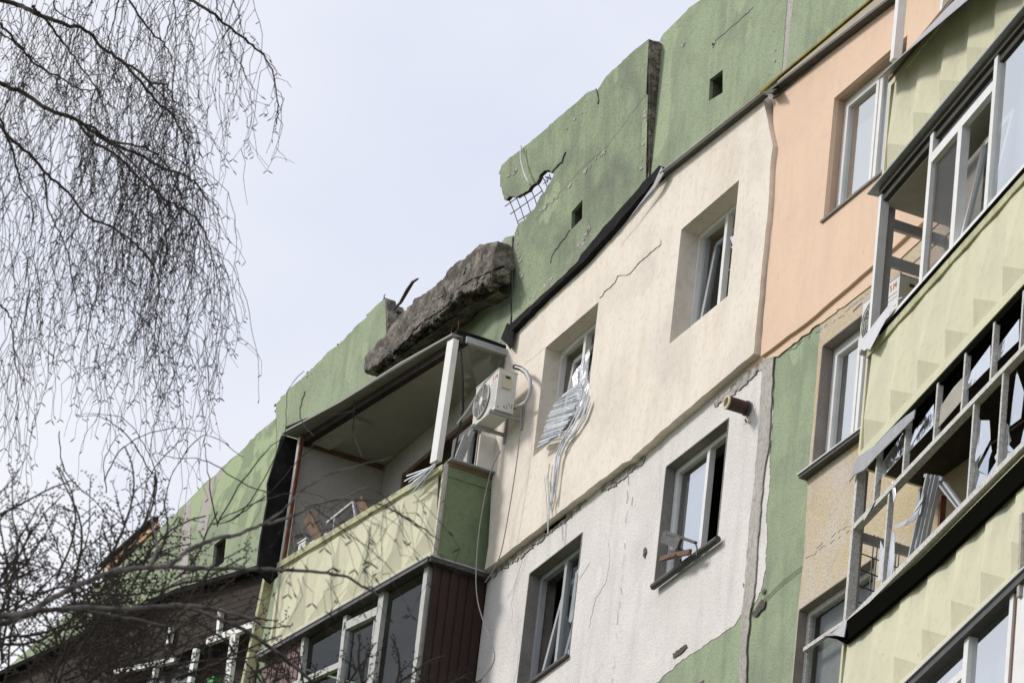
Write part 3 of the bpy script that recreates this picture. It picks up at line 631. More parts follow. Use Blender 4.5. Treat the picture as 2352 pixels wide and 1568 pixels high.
MB().slab([V((-3.4, -1.1, 24.62)), V((.15, -.64, 24.62)), V((.13, 0, 24.62)), V((-3.4, 0, 24.62))], (0, 0, .1)).build('floor_slab', 'concrete', bal)
# timber ledge on parapet
mb = MB(); mb.pbox(LB, .05, LEN, 25.735, 25.765, -.12, -.02); mb.pbox(LBs, .0, SL, 25.722, 25.775, -.07, .02); mb.build('ledge', 'raw_wood', bal)
MB().pbox(LBs, .01, SL-.02, 25.776, 25.79, -.05, .09).build('ledge_flashing', 'metal_grey', bal)
# canopy
cz = 27.33
can = [V((-3.40, -1.29, cz)), V((-2.2, -1.07, cz-.01)), V((-1.0, -.90, cz+.015)), V((.045, -.73, cz)), V((.05, -.004, cz-.01)), V((-3.4, -.004, cz))]
MB().slab([p for p in can], (0, 0, .022)).build('canopy', 'canopy_sheet', bal)
MB().slab([V((p.x, p.y*.93, cz+.025)) for p in can], (0, 0, .03)).build('canopy_covering', 'tar', bal)
mb = MB(); mb.pbox(LB, .0, LEN-.02, cz-.10, cz-.012, -.10, -.02); mb.build('canopy_beam', 'dark_board', bal)
mb = MB(); mb.slab([V((-3.345, -.99, cz-.045)), V((.12, -.54, cz-.045)), V((.12, -.003, cz-.045)), V((-3.345, -.003, cz-.045))], (0, 0, .02)); mb.build('ceiling', 'ceiling_board', bal)
mb = MB(); mb.pbox(LB, .12, 1.0, cz-.085, cz-.05, -.36, -.12); mb.build('ceiling_strip', 'interior_light', bal)
MB().slab([F.wp(655, 985, 1.25), F.wp(700, 966, 1.2), F.wp(735, 955, 1.0), F.wp(690, 985, 1.0)], (0, 0, .03)).build('roofing_felt', 'tar', bal)
MB().slab([V((-1.0, -.72, cz+.06)), V((.0, -.66, cz+.06)), V((.06, -.35, cz+.03)), V((.05, -.05, cz+.02)), V((-.2, .0, cz+.1)), V((-1.1, -.1, cz+.12))], (0, 0, .05)).build('roofing_felt', 'tar', bal)
# black flap at the left end
fl = [V((-3.42, -1.27, 27.33)), V((-3.42, -1.03, 27.33)), V((-3.42, -1.02, 25.7)), V((-3.42, -1.15, 25.5)), V((-3.42, -1.34, 25.6)), V((-3.42, -1.35, 26.0)), V((-3.42, -1.33, 26.5)), V((-3.42, -1.36, 26.7)), V((-3.42, -1.30, 27.1))]
MB().slab(fl, (-.05, 0, 0)).build('roofing_felt', 'tar', bal)
# partition, back wall
MB().pbox(Plane((-3.35, -1.02), (-3.35, 0)), 0, 1.025, 24.7, cz-.02, -.03, .0).build('partition', 'interior_light', bal)
mb = MB(); P0 = LB.w(.0, 25.7, .03); mb.beam(LB.w(.02, 25.6, .0), LB.w(.06, cz-.03, .0), .05, .04, LB.n); mb.build('side_post', 'old_wood', bal)
mb = MB(); mb.beam(LB.w(.065, 25.6, .0), LB.w(.10, cz-.03, .0), .03, .04, LB.n); mb.build('side_post', 'rust', bal)
mb = MB(); mb.beam(V((-3.33, -1.0, cz-.075)), V((-3.33, -.03, cz-.075)), .045, .03, (1, 0, 0)); mb.build('batten', 'raw_wood', bal)
mb = MB(); mb.slab([F.w(-3.34, 24.7, .012), F.w(.11, 24.7, .012), F.w(.11, cz-.05, .012), F.w(-3.34, cz-.05, .012)], (0, .01, 0), [rect3(grow(LDOOR, -.0), .012)], back=False); mb.build('back_wall', 'interior_light', bal)
mb = MB(); mb.frame(F, *LDOOR, .06, -.1, .016); mb.build('door_frame', 'raw_wood', bal)
window('balcony_door', F, [LDOOR[1]-.9, LDOOR[1]-.07, LDOOR[2]+.06, LDOOR[3]-.07], -.03, [(.5, 'sash'), (1, 'sash')], parent=bal)
# pillar and side glazing
MB().beam(LB.wp(1041, 783, .03), LB.wp(1001, 1062, .03), .135, .07, LB.n).build('pillar', 'pvc_white', bal)
mb = MB(); mb.beam(LBs.w(.05, cz-.06), LBs.w(.64, cz-.06), .07, .04, LBs.n); mb.beam(LBs.w(.61, 25.8), LBs.w(.61, cz-.06), .06, .04, LBs.n); mb.build('side_frame', 'pvc_grey', bal)
mb = MB(); mb.quad(LBs.w(.07, 27.2), LBs.w(.57, 27.2), LBs.w(.57, 26.55), LBs.w(.25, 26.75)); 
for i in range(7):
    z = 26.9-.11*i; mb.add([LBs.w(.06, z), LBs.w(.16+.03*math.sin(i*3), z-.05), LBs.w(.07, z-.12)], [(0, 1, 2)])
mb.build('side_pane', 'glass_clear', bal)
MB().tube([LBs.wp(1058, 800, .01), LBs.wp(1064, 880, .01), LBs.wp(1064, 940, .01), LBs.wp(1052, 1000, .01), LBs.wp(1040, 1060, .01)], .011, 4).build('gasket', 'rubber', bal)
MB().pbox(LBs, .36, .60, 25.80, 26.22, -.03, .0).build('side_panel', 'pvc_white', bal)
mb = MB(); mb.beam(LBs.wp(1040, 1075, -.2), LBs.wp(1070, 1000, -.2), .05, .03, LBs.n); mb.beam(LBs.wp(1052, 1070, -.22), LBs.wp(1085, 990, -.22), .05, .03, LBs.n); mb.build('bent_frame', 'pvc_grey', bal)

# bits lying on the ledge (things of their own)
mb = MB(); mb.pbox(LB, .22, .38, 25.765, 25.93, -.20, -.08); mb.pbox(LB, .20, .40, 25.93, 25.95, -.21, -.07); t = mb.build('box', 'pvc_white'); tag(t, 'small white box on the balcony ledge by the partition', 'box')
mb = MB(); mb.beam(LB.wp(735, 1238, -.03), LB.wp(706, 1186, -.03), .14, .02, LB.n); t = mb.build('board', 'raw_wood'); tag(t, 'brown board leaning behind the open balcony ledge beside the white box', 'board')
mb = MB(); mb.beam(LB.wp(842, 1180, -.03), LB.wp(826, 1148, -.03), .12, .02, LB.n); t = mb.build('board', 'raw_wood'); tag(t, 'splintered brown board in the middle of the open balcony ledge', 'board')
t = MB().pbox(LB, .55, .92, 25.765, 25.82, -.16, -.04).build('rolled_sheet', 'pvc_white'); tag(t, 'pale rolled sheet lying on the ledge in front of the brown board', 'sheet')
mb = MB(); mb.beam(LB.wp(752, 1200, -.02), LB.wp(812, 1152, -.02), .03, .03, LB.n); mb.beam(LB.wp(812, 1152, -.02), LB.wp(818, 1190, -.02), .03, .03, LB.n); mb.beam(LB.wp(770, 1190, -.02), LB.wp(766, 1235, -.02), .02, .03, LB.n)
t = mb.build('window_frame', 'pvc_grey'); tag(t, 'broken grey-white window frame propped on the open balcony ledge', 'window frame')
mb = MB(); rg = random.Random(6)
for i in range(14):
    a = LB.wp(1000-rg.uniform(0, 6), 1066+rg.uniform(-3, 6), .05+.01*i); b = LB.wp(925+rg.uniform(-8, 26)+i*1.2, 1095+i*3.2+rg.uniform(-5, 5), .10)
    mb.beam(a, b, .018, .004, (0, -1, .3))
t = mb.build('blind', 'slat'); tag(t, 'crumpled fan of blind slats spilling over the balcony corner under the white pillar', 'blind')

# ---- balcony below with brown sheet side
bal2 = tag(empty('balcony', (-1.6, -.9, 21.8), bld), 'left balcony with brown ribbed sheet side and white window frames')
zt_ = 24.60
# roof flashing
mb = MB(); mb.pbox(LB, -.1, LEN+.03, zt_-.06, zt_-.01, -.02, .10); mb.pbox(LBs, -.08, SL+.03, zt_-.06, zt_-.01, .0, .09); mb.build('roof_flashing', 'metal_dark', bal2)
mb = MB(); mb.pbox(LB, -.1, LEN+.03, zt_-.012, zt_+.004, -.02, .11); mb.pbox(LBs, -.09, SL+.05, zt_-.012, zt_+.004, .0, .10); mb.build('roof_cap', 'metal_grey', bal2)
def brib(pl, a0, a1, z0, z1, off, pitch):
    mb = MB(); n_ = int((a1-a0)/pitch); m = (a1-a0)/n_
    for i in range(n_):
        x = a0+i*m
        pr = [(x, 0), (x+m*.78, 0), (x+m*.84, -.012), (x+m*.94, -.012), (x+m, 0)]
        for (p0, d0), (p1, d1) in zip(pr, pr[1:]): mb.quad(pl.w(p0, z0, off+d0), pl.w(p1, z0, off+d1), pl.w(p1, z1, off+d1), pl.w(p0, z1, off+d0))
    return mb
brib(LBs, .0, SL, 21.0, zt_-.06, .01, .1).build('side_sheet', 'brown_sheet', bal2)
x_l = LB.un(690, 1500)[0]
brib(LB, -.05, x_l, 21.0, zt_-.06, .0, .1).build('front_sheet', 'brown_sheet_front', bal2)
mb = MB()
def mul(mb, pl, p, q, w_, t_=.06, off=.0): mb.beam(pl.wp(*p, off), pl.wp(*q, off), w_, t_, pl.n)
mul(mb, LB, (985, 1300), (950, 1600), .085); mul(mb, LB, (882, 1362), (849, 1620), .11); mul(mb, LB, (798, 1415), (778, 1600), .07); mul(mb, LB, (702, 1460), (688, 1600), .06)
mul(mb, LB, (794, 1440), (874, 1402), .10); mul(mb, LB, (780, 1525), (867, 1488), .05, off=-.01) if False else None
mul(mb, LB, (640, 1590), (782, 1528), .07, off=-.005)
build_each(mb, 'window_bar', 'pvc_old', bal2)
mb = MB(); mul(mb, LB, (868, 1400), (846, 1600), .03, off=-.03); mul(mb, LB, (806, 1440), (790, 1560), .03, off=-.03); mb.build('inner_frame', 'pvc_grey', bal2)
a_ = [LB.un(x, 1450)[0] for x in (698, 790, 870, 966)]
mb = MB()
for i in range(3): mb.quad(LB.w(a_[i], 22.9, -.03), LB.w(a_[i+1], 22.9, -.03), LB.w(a_[i+1], zt_-.08, -.03), LB.w(a_[i], zt_-.08, -.03))
mb.build('glass_pane', 'glass_clear', bal2)
relief(LB, 0, LEN, 21.82, 22.9, -.02, .66, flip=True).build('parapet_front', 'panel_paint', bal2)
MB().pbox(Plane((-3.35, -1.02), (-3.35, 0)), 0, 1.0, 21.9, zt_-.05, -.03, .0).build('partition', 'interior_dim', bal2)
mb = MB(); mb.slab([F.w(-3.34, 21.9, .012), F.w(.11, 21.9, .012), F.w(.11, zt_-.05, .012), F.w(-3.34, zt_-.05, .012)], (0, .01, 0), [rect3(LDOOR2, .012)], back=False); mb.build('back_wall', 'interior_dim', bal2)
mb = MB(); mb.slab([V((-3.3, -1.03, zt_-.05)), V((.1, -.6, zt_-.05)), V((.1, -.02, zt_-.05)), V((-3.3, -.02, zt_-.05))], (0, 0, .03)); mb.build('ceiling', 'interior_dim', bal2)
MB().beam(LB.wp(621, 1310, .0), LB.wp(560, 1600, .0), .06, .12, LB.n).build('end_strip', 'panel_rim', bal2)

# ---- neighbour's balcony far left behind the branches
NL = Plane((-10.9, -2.53), (-3.42, -.205))
bal3 = tag(empty('balcony', (-5.6, -1, 23.5), bld), 'far left balcony with dark brown boards and white window frames, behind branches')
aL, aR = 0, 4.6
u1 = NL.un(618, 1308); u2 = NL.un(422, 1364); u3 = NL.un(592, 1430); u4 = NL.un(482, 1472); u5 = NL.un(0, 1560)
mb = MB(); mb.beam(NL.w(*u1, .06), NL.w(*u2, .06), .06, .12, NL.n); mb.beam(NL.w(*u2, .06), NL.w(*u5, .06), .06, .12, NL.n); mb.build('roof_flashing', 'tar', bal3)
mb = MB(); n_ = 9
for i in range(n_):
    t0, t1 = i/n_, (i+.93)/n_
    A = [V(NL.w(*u5)), V(NL.w(*u2)), V(NL.w(*u1))]; B = [V(NL.w(*NL.un(0, 1680))), V(NL.w(*u4)), V(NL.w(*u3))]
    for j in (0, 1):
        a0_, a1_ = A[j].lerp(B[j], t0), A[j+1].lerp(B[j+1], t0); b0_, b1_ = A[j].lerp(B[j], t1), A[j+1].lerp(B[j+1], t1)
        mb.slab([a0_, a1_, b1_, b0_], (0, .02, 0))
mb.build('board_cladding', 'dark_board', bal3)
mb = MB(); mul(mb, NL, (600, 1429), (478, 1474), .08); mul(mb, NL, (540, 1455), (520, 1600), .10); mul(mb, NL, (508, 1400), (503, 1460), .05, off=.03); mul(mb, NL, (452, 1490), (432, 1600), .07); mul(mb, NL, (262, 1545), (405, 1515), .06, off=.02); mul(mb, NL, (360, 1530), (345, 1600), .05); mul(mb, NL, (395, 1440), (388, 1480), .05, off=.04)
build_each(mb, 'window_bar', 'pvc_white', bal3)
MB().slab(pxpoly(NL, [(480, 1475), (602, 1430), (575, 1640), (-100, 1700), (-100, 1640)], -.3), (0, .02, 0)).build('dark_interior', 'dark_board', bal3)
MB().slab(pxpoly(NL, [(400, 1520), (450, 1500), (430, 1600), (330, 1600), (340, 1545)], -.1), (0, .01, 0)).build('glass_pane', 'net_glass', bal3)
t = MB().pbox(NL, *(lambda a, b: (a[0], b[0], b[1], a[1]))(NL.un(471, 1556, .0), NL.un(485, 1570, .0)), -.12, -.02).build('bucket', 'bright_green'); tag(t, 'bright green container in the far left balcony behind branches', 'container')

# ---- right balconies
LENR = 6.5
def parapet(z0, z1, b):
    relief(RB, 0, LENR, z0, z1, 0, .65).build('parapet_front', 'panel_paint', b)
    MB().pbox(RBs, .09, .70, z0, z1, -.07, .0).build('parapet_side', 'panel_paint', b)
    e_ = RB.w(LENR, 0); MB().pbox(Plane((e_.x, e_.y), (e_.x, 0)), 0, -e_.y, z0, z0+2.72, -.1, .0).build('partition', 'panel_paint', b)
    MB().slab([V((10.06, -.62, z0)), RB.w(LENR, z0, -.1), V((RB.w(LENR, 0).x, 0, z0)), V((10.06, 0, z0))], (0, 0, .12)).build('floor_slab', 'concrete', b)
zz = [25.74, 22.94, 20.14]
names = ['right top floor balcony whose flashing sheet is bent outward', 'right balcony with white plastic glazing, one bay empty', 'right balcony with old shattered wooden glazing']
bals = []
for i, z in enumerate(zz):
    b = tag(empty('balcony', (12, -.9, z-1.1), bld), names[i]); bals.append(b); parapet(z-1.12, z, b)
B1, B2, B3 = bals
B4 = tag(empty('balcony', (12, -.9, 16.3), bld), 'right balcony at the bottom edge with pale reflecting panes')
# B1 flashing and posts
uf = [(2010, 186), (2075, 126), (2150, 62), (2240, -14), (2330, -85)]
mb = MB()
outp = [RB.wp(*p, .26 if i else .2) for i, p in enumerate(uf)]
inn = [RB.w(RB.un(*p, .2)[0]-.02+i*.0, 25.80, -.03) for i, p in enumerate(uf)]
for i in range(4):
    mb.slab([outp[i], outp[i+1], inn[i+1], inn[i]], (0, 0, .012))
mb.build('bent_flashing', 'metal_grey', B1)
MB().pbox(RB, .0, LENR, 25.742, 25.80, -.1, .03).build('ledge_board', 'raw_wood', B1)
mb = MB(); mul(mb, RB, (2072, -20), (2057, 140), .095, .08, -.04); mul(mb, RB, (2176, -20), (2169, 32), .06, .08, -.04)
mb.beam(RBs.w(.6, 25.8), RBs.w(.6, 27.4), .06, .06, RBs.n); build_each(mb, 'window_post', 'pvc_white', B1)
# B2 canopy lip and glazing
ztop = 24.60
mb = MB(); mb.slab([RB.w(-.14, ztop, .09), RB.w(LENR, ztop, .09), RB.w(LENR, ztop, -.3), RB.w(-.12, ztop, -.45)], (0, 0, .02)); mb.build('canopy_lip', 'metal_grey', B2)
mb = MB(); mb.pbox(RB, .02, LENR, ztop-.07, ztop-.002, -.06, .03); mb.build('head_beam', 'dark_grey', B2)
mb = MB(); mb.pbox(RB, .02, LENR, ztop-.14, ztop-.071, -.08, .0); mb.build('head_rail', 'dark_grey', B2)
S = lambda x, y, o=0: RB.un(x, y, o)
sil = 23.0
s1 = 0.03; s2 = S(2122, 600)[0]; s3 = S(2190, 540)[0]; s4 = S(2269, 455)[0]; s5 = s4+1.25
mb = MB()
mb.pbox(RB, s1-.03, s1+.035, sil, ztop-.07, -.06, .02)
for s_ in (s2, s4, s5): mb.pbox(RB, s_-.035, s_+.045, sil, ztop-.07, -.04, .02)
mb.pbox(RB, s3-.04, s3+.06, sil, ztop-.35, -.06, .018)
zt2 = S(2210, 286)[1]
mb.pbox(RB, s2+.045, s4-.035, zt2-.05, zt2+.05, -.035, .019)
mb.pbox(RB, s1, LENR, sil-.02, sil+.05, -.05, .015)
mb.build('window_frame', 'pvc_white', B2)
mb = MB(); mb.beam(RBs.w(.09, sil, -.02), RBs.w(.09, ztop-.05, -.02), .13, .05, RBs.n)
for z_ in (24.30, 23.92): mb.beam(RBs.w(.1, z_, -.02), RBs.w(.70, z_, -.02), .10, .045, RBs.n)
mb.build('side_frame', 'pvc_grey', B2)
w = RB.w
MB().quad(w(s2+.05, sil+.06, -.02), w(s3-.05, sil+.06, -.02), w(s3-.05, zt2-.06, -.02), w(s2+.05, zt2-.06, -.02)).build('insect_screen', 'net_glass', B2)
MB().quad(w(s2+.03, sil+.06, -.25), w(s3-.05, sil+.06, -.25), w(s3-.05, zt2-.06, -.25), w(s2+.03, zt2-.06, -.25)).build('back_panel', 'interior_light', B2)
MB().quad(w(s2+.05, zt2+.06, -.02), w(s4-.05, zt2+.06, -.02), w(s4-.05, ztop-.14, -.02), w(s2+.05, ztop-.14, -.02)).build('glass_pane', 'glass_clear', B2)
MB().quad(w(s4+.05, sil+.06, -.02), w(s5-.04, sil+.06, -.02), w(s5-.04, ztop-.14, -.02), w(s4+.05, ztop-.14, -.02)).build('glass_pane', 'glass_sky', B2)
MB().quad(w(s4+.05, sil+.06, -.2), w(s5+1.5, sil+.06, -.2), w(s5+1.5, ztop-.25, -.2), w(s4+.05, ztop-.25, -.2)).build('blind', 'curtain', B2)
tilted_sash(B2, RB, s3+.09, s4-.02, sil+.07, zt2-.20, -.05, .15, fw=.06, glass='glass_clear')
MB().quad(w(s3+.07, sil, -.55), w(s4+.4, sil, -.55), w(s4+.4, ztop-.1, -.55), w(s3+.07, ztop-.1, -.55)).build('blue_wall', 'blue_paint', B2)
mb = MB()
for i in range(6): mb.tube([w(s3+.07, 23.3+.2*i, -.35), w(s4+.3, 23.36+.2*i, -.35)], .004, 4)
mb.build('washing_line', 'metal_grey', B2)
mb = MB(); mb.slab([V((10.06, -.66, ztop-.16)), RB.w(LENR, ztop-.16, -.1), V((RB.w(LENR, 0).x, -.01, ztop-.16)), V((10.06, -.01, ztop-.16))], (0, 0, .02)); mb.build('ceiling', 'interior_light', B2)
mb = MB(); mb.pbox(RB, .35, LENR, 22.945, sil-.02, -.08, .035); mb.build('sill_seal', 'soot_and_shade', B2)
mb = MB(); mb.pbox(RB, .03, LENR, 22.86, 22.943, -.0, .022); mb.build('parapet_rim', 'panel_rim', B2)
mb = MB(); o_ = [RB.wp(1970, 792, .05), RB.wp(1998, 803, .10), RB.wp(2030, 742, .06), RB.wp(2062, 688, .03), RB.wp(2072, 684, .0), RB.wp(2050, 690, .0)]
mb.slab(o_, (0, .004, .012)); mb.build('loose_sill_sheet', 'metal_light', B2)
# B3 shattered old wooden glazing
zt3 = 21.78; si3 = 20.20
mb = MB()
for s_ in (0.03, ): mb.pbox(RB, s_-.03, s_+.03, si3, zt3, -.06, .02)
xs = [S(2036, 1230)[0], S(2228, 1085)[0], S(2293, 1050)[0], S(2242, 965)[0], S(2303, 930)[0]]
ztr = S(2100, 1068)[1]
mb.pbox(RB, .05, LENR, ztr-.026, ztr+.026, -.05, .02)
for s_ in xs[:3]+[xs[2]+.75, xs[2]+1.4]: mb.pbox(RB, s_-.017, s_+.017, si3, ztr-.026, -.04, .01)
for s_ in [S(2012, 1110)[0], S(2078, 1050)[0], S(2148, 985)[0], S(2212, 915)[0], S(2278, 850)[0], S(2345, 790)[0]]: mb.pbox(RB, s_-.018, s_+.018, ztr+.035, zt3-.02, -.04, .01)
mb.pbox(RB, .0, LENR, si3-.03, si3+.03, -.06, .05)
mb.build('window_frame', 'old_wood', B3)
mb = MB(); mb.beam(RBs.w(.07, si3, -.02), RBs.w(.07, zt3, -.02), .07, .05, RBs.n)
for z_ in (S(2010, 1160)[1]-.05,): mb.beam(RBs.w(.1, z_, -.02), RBs.w(.70, z_, -.02), .085, .04, RBs.n)
mb.beam(RBs.w(.66, si3, -.02), RBs.w(.66, zt3, -.02), .06, .05, RBs.n)
mb.build('side_frame', 'pvc_grey', B3)
mb = MB()
for z_ in [si3-.3+.155*i for i in range(13)]:
    if z_ < 21.2: mb.tube([RBs.w(.12, z_+.02, -.05), RBs.w(.64, z_-.02, -.05)], .006, 4)
for a in (.24, .28, .47, .50): mb.tube([RBs.w(a, 19.9, -.055), RBs.w(a, 21.22, -.055)], .006, 4)
mb.build('grille', 'metal_dark', B3)
# swung sashes leaning
mb = MB()
for dx, wd, mo in ((0, .030, 0), (11, .020, .03), (19, .022, .05), (29, .020, .08)):
    mb.beam(RB.wp(2132+dx, 1088+dx*.15, -.03-mo), RB.wp(2088+dx*1.25, 1288-dx*.85, -.03-mo), wd, .03, RB.n)
mb.beam(RB.wp(2162, 1098, -.15), RB.wp(2222, 1180, -.05), .026, .03, RB.n)
mb.beam(RB.wp(2158, 1112, -.12), RB.wp(2216, 1186, -.12), .018, .03, RB.n)
mb.beam(RB.wp(2125, 1092, -.06), RB.wp(2166, 1100, -.12), .03, .03, RB.n)
mb.build('loose_sash', 'pvc_grey', B3)
mb = MB(); mb.beam(RB.wp(2166, 1140, -.35), RB.wp(2160, 1240, -.35), .05, .05, RB.n); mb.build('inner_post', 'rust', B3)
# shards
mb = MB(); rg = random.Random(11)
def shard(pts, off, m_=mb): m_.slab([RB.wp(x, y, off+rg.uniform(-.015, .015)) for x, y in pts], (0, .004, 0))
shard([(2048, 1208), (2090, 1190), (2118, 1150), (2122, 1132), (2114, 1178), (2095, 1200), (2060, 1212)], -.02)
shard([(2052, 1205), (2085, 1196), (2110, 1172), (2100, 1195), (2075, 1207)], .03)
shard([(2048, 1215), (2055, 1225), (2054, 1290), (2046, 1330), (2035, 1335), (2042, 1270)], -.02)
shard([(2022, 1240), (2030, 1260), (2024, 1330), (2016, 1335)], -.02)
shard([(2048, 1105), (2056, 1110), (2058, 1140), (2052, 1155)], .02)
shard([(1983, 1190), (2000, 1160), (2010, 1148), (1998, 1172), (1984, 1195)], .03)
build_each(mb, 'glass_shard', 'slat', B3)
mb = MB()
q6 = lambda L_: [(2067+x*.1523, 973.9+y*.1523) for x, y in L_]
shard(q6([(1222, -60), (1350, -60), (1362, 120), (1365, 230), (1170, 600), (1182, 690), (1372, 310), (1385, 400), (1345, 520), (1320, 775), (1450, 560), (1425, 490), (1482, 400), (1475, 250), (1503, 0), (1508, -60), (1496, 300), (1462, 780), (1100, 1150), (1130, 700)]), -.02, mb)
shard(q6([(1610, -20), (1650, 30), (1640, 100), (1680, 240), (1645, 310), (1750, 425), (1780, 490), (1800, 380), (1860, 100), (1900, 0), (1980, -20), (1960, 380), (1540, 730), (1570, 400)]), -.02, mb)
shard([(2236, 925), (2262, 990), (2262, 1030), (2240, 1060)], -.02, mb)
shard([(2335, 850), (2352, 900), (2345, 960), (2318, 980)], -.02, mb)
build_each(mb, 'glass_pane', 'glass_sky', B3)
mb = MB()
for a, b in (((2018, 1110), (2074, 1050)), ((2084, 1045), (2144, 985)), ((2216, 905), (2274, 850)), ((2284, 840), (2340, 790))):
    c = ((a[0]+b[0])/2, (a[1]+b[1])/2)
    shard([(a[0], a[1]-5), (b[0], b[1]-8), (b[0]+1, b[1]-58), (c[0]+4, c[1]-50), (c[0]-12, c[1]-28), (a[0], a[1]-32)], -.02, mb)
build_each(mb, 'toplight_pane', 'glass_broken', B3)
mb = MB(); shard([(2152, 985), (2208, 920), (2210, 868), (2190, 890), (2156, 940)], -.02, mb); mb.build('toplight_panel', 'ceiling_board', B3)
mb = MB()
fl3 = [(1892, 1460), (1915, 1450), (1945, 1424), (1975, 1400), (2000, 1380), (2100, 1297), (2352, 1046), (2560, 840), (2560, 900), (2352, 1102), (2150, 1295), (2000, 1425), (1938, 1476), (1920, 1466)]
mb.slab(pxpoly(RB, fl3, .06), (0, .04, 0)); mb.build('sill_flashing_shade', 'soot_and_shade', B3)  # flashing in near-black, its colour painting the shade of the recess under the sill
mb = MB(); mb.slab([RB.wp(1886, 1460, .12), RB.wp(1912, 1452, .12), RB.wp(1945, 1424, .06), RB.wp(1938, 1462, .10), RB.wp(1920, 1458, .12)], (0, .01, 0)); mb.build('bent_sheet', 'metal_grey', B3)
# torn sheet and stained slab edge under parapet 2
mb = MB(); mb.slab(pxpoly(RB, [(1950, 1106), (1962, 1062), (1968, 1050), (2010, 1022), (2045, 985), (2080, 955), (2102, 940), (2098, 960), (2060, 1000), (2010, 1050), (1985, 1078), (1962, 1090)], .06), (0, .01, 0)); mb.build('torn_sheet', 'metal_grey', B3)
mb = MB(); mb.pbox(RB, .3, LENR, 21.74, 21.815, -.2, .0); mb.build('soot_beam', 'soot_and_shade', B3)
mb = MB(); mb.slab([V((10.06, -.62, zt3+.01)), RB.w(LENR, zt3+.01, -.12), V((RB.w(LENR, 0).x, -.02, zt3+.01)), V((10.06, -.02, zt3+.01))], (0, 0, .02)); mb.build('ceiling', 'dark_board', B3)
mb = MB(); mb.slab([F.w(11.1, 20.1, .03), F.w(17, 20.1, .03), F.w(17, 21.75, .03), F.w(11.1, 21.75, .03)], (0, .01, 0)); mb.build('back_wall', 'dark_board', B3)
# B4
z4 = 19.0
mb = MB(); mb.pbox(RB, -.02, LENR, z4-.09, z4-.02, -.05, .06); mb.build('head_beam', 'metal_dark', B4)
mb = MB(); mb.pbox(RB, -.02, LENR, z4-.02, z4-.004, -.05, .08); mb.build('head_flashing', 'metal_light', B4)
u4_ = [S(2221, 1530)[0], S(2327, 1420)[0]]
mb = MB(); mb.pbox(RB, u4_[0]-.05, u4_[0]+.05, 17, z4-.09, -.05, .02); mb.pbox(RB, u4_[1]-.05, u4_[1]+.03, 17, z4-.09, -.05, .02); mb.pbox(RB, 0, u4_[0]-.05, z4-.42, z4-.34, -.05, .02); mb.pbox(RB, u4_[0]-.75, u4_[0]-.68, 17, z4-.42, -.05, .02)
mb.pbox(RB, u4_[1]+.12, u4_[1]+.6, 17, z4-.09, -.05, .02); build_each(mb, 'window_post', 'pvc_white', B4)
MB().pbox(RB, u4_[1]+.032, u4_[1]+.118, 17, z4-.09, -.05, .0).build('rusty_post', 'rust', B4)
MB().quad(w(0, 17, -.02), w(u4_[1]-.05, 17, -.02), w(u4_[1]-.05, z4-.1, -.02), w(0, z4-.1, -.02)).build('glass_pane', 'glass_sky', B4)
MB().quad(w(0, 17, -.2), w(5, 17, -.2), w(5, z4-.05, -.2), w(0, z4-.05, -.2)).build('blind', 'curtain', B4)
MB().beam(RB.wp(2350, 1180, .03), RB.wp(2343, 1370, .03), .05, .04, RB.n).build('drain_pipe', 'mortar', B3)

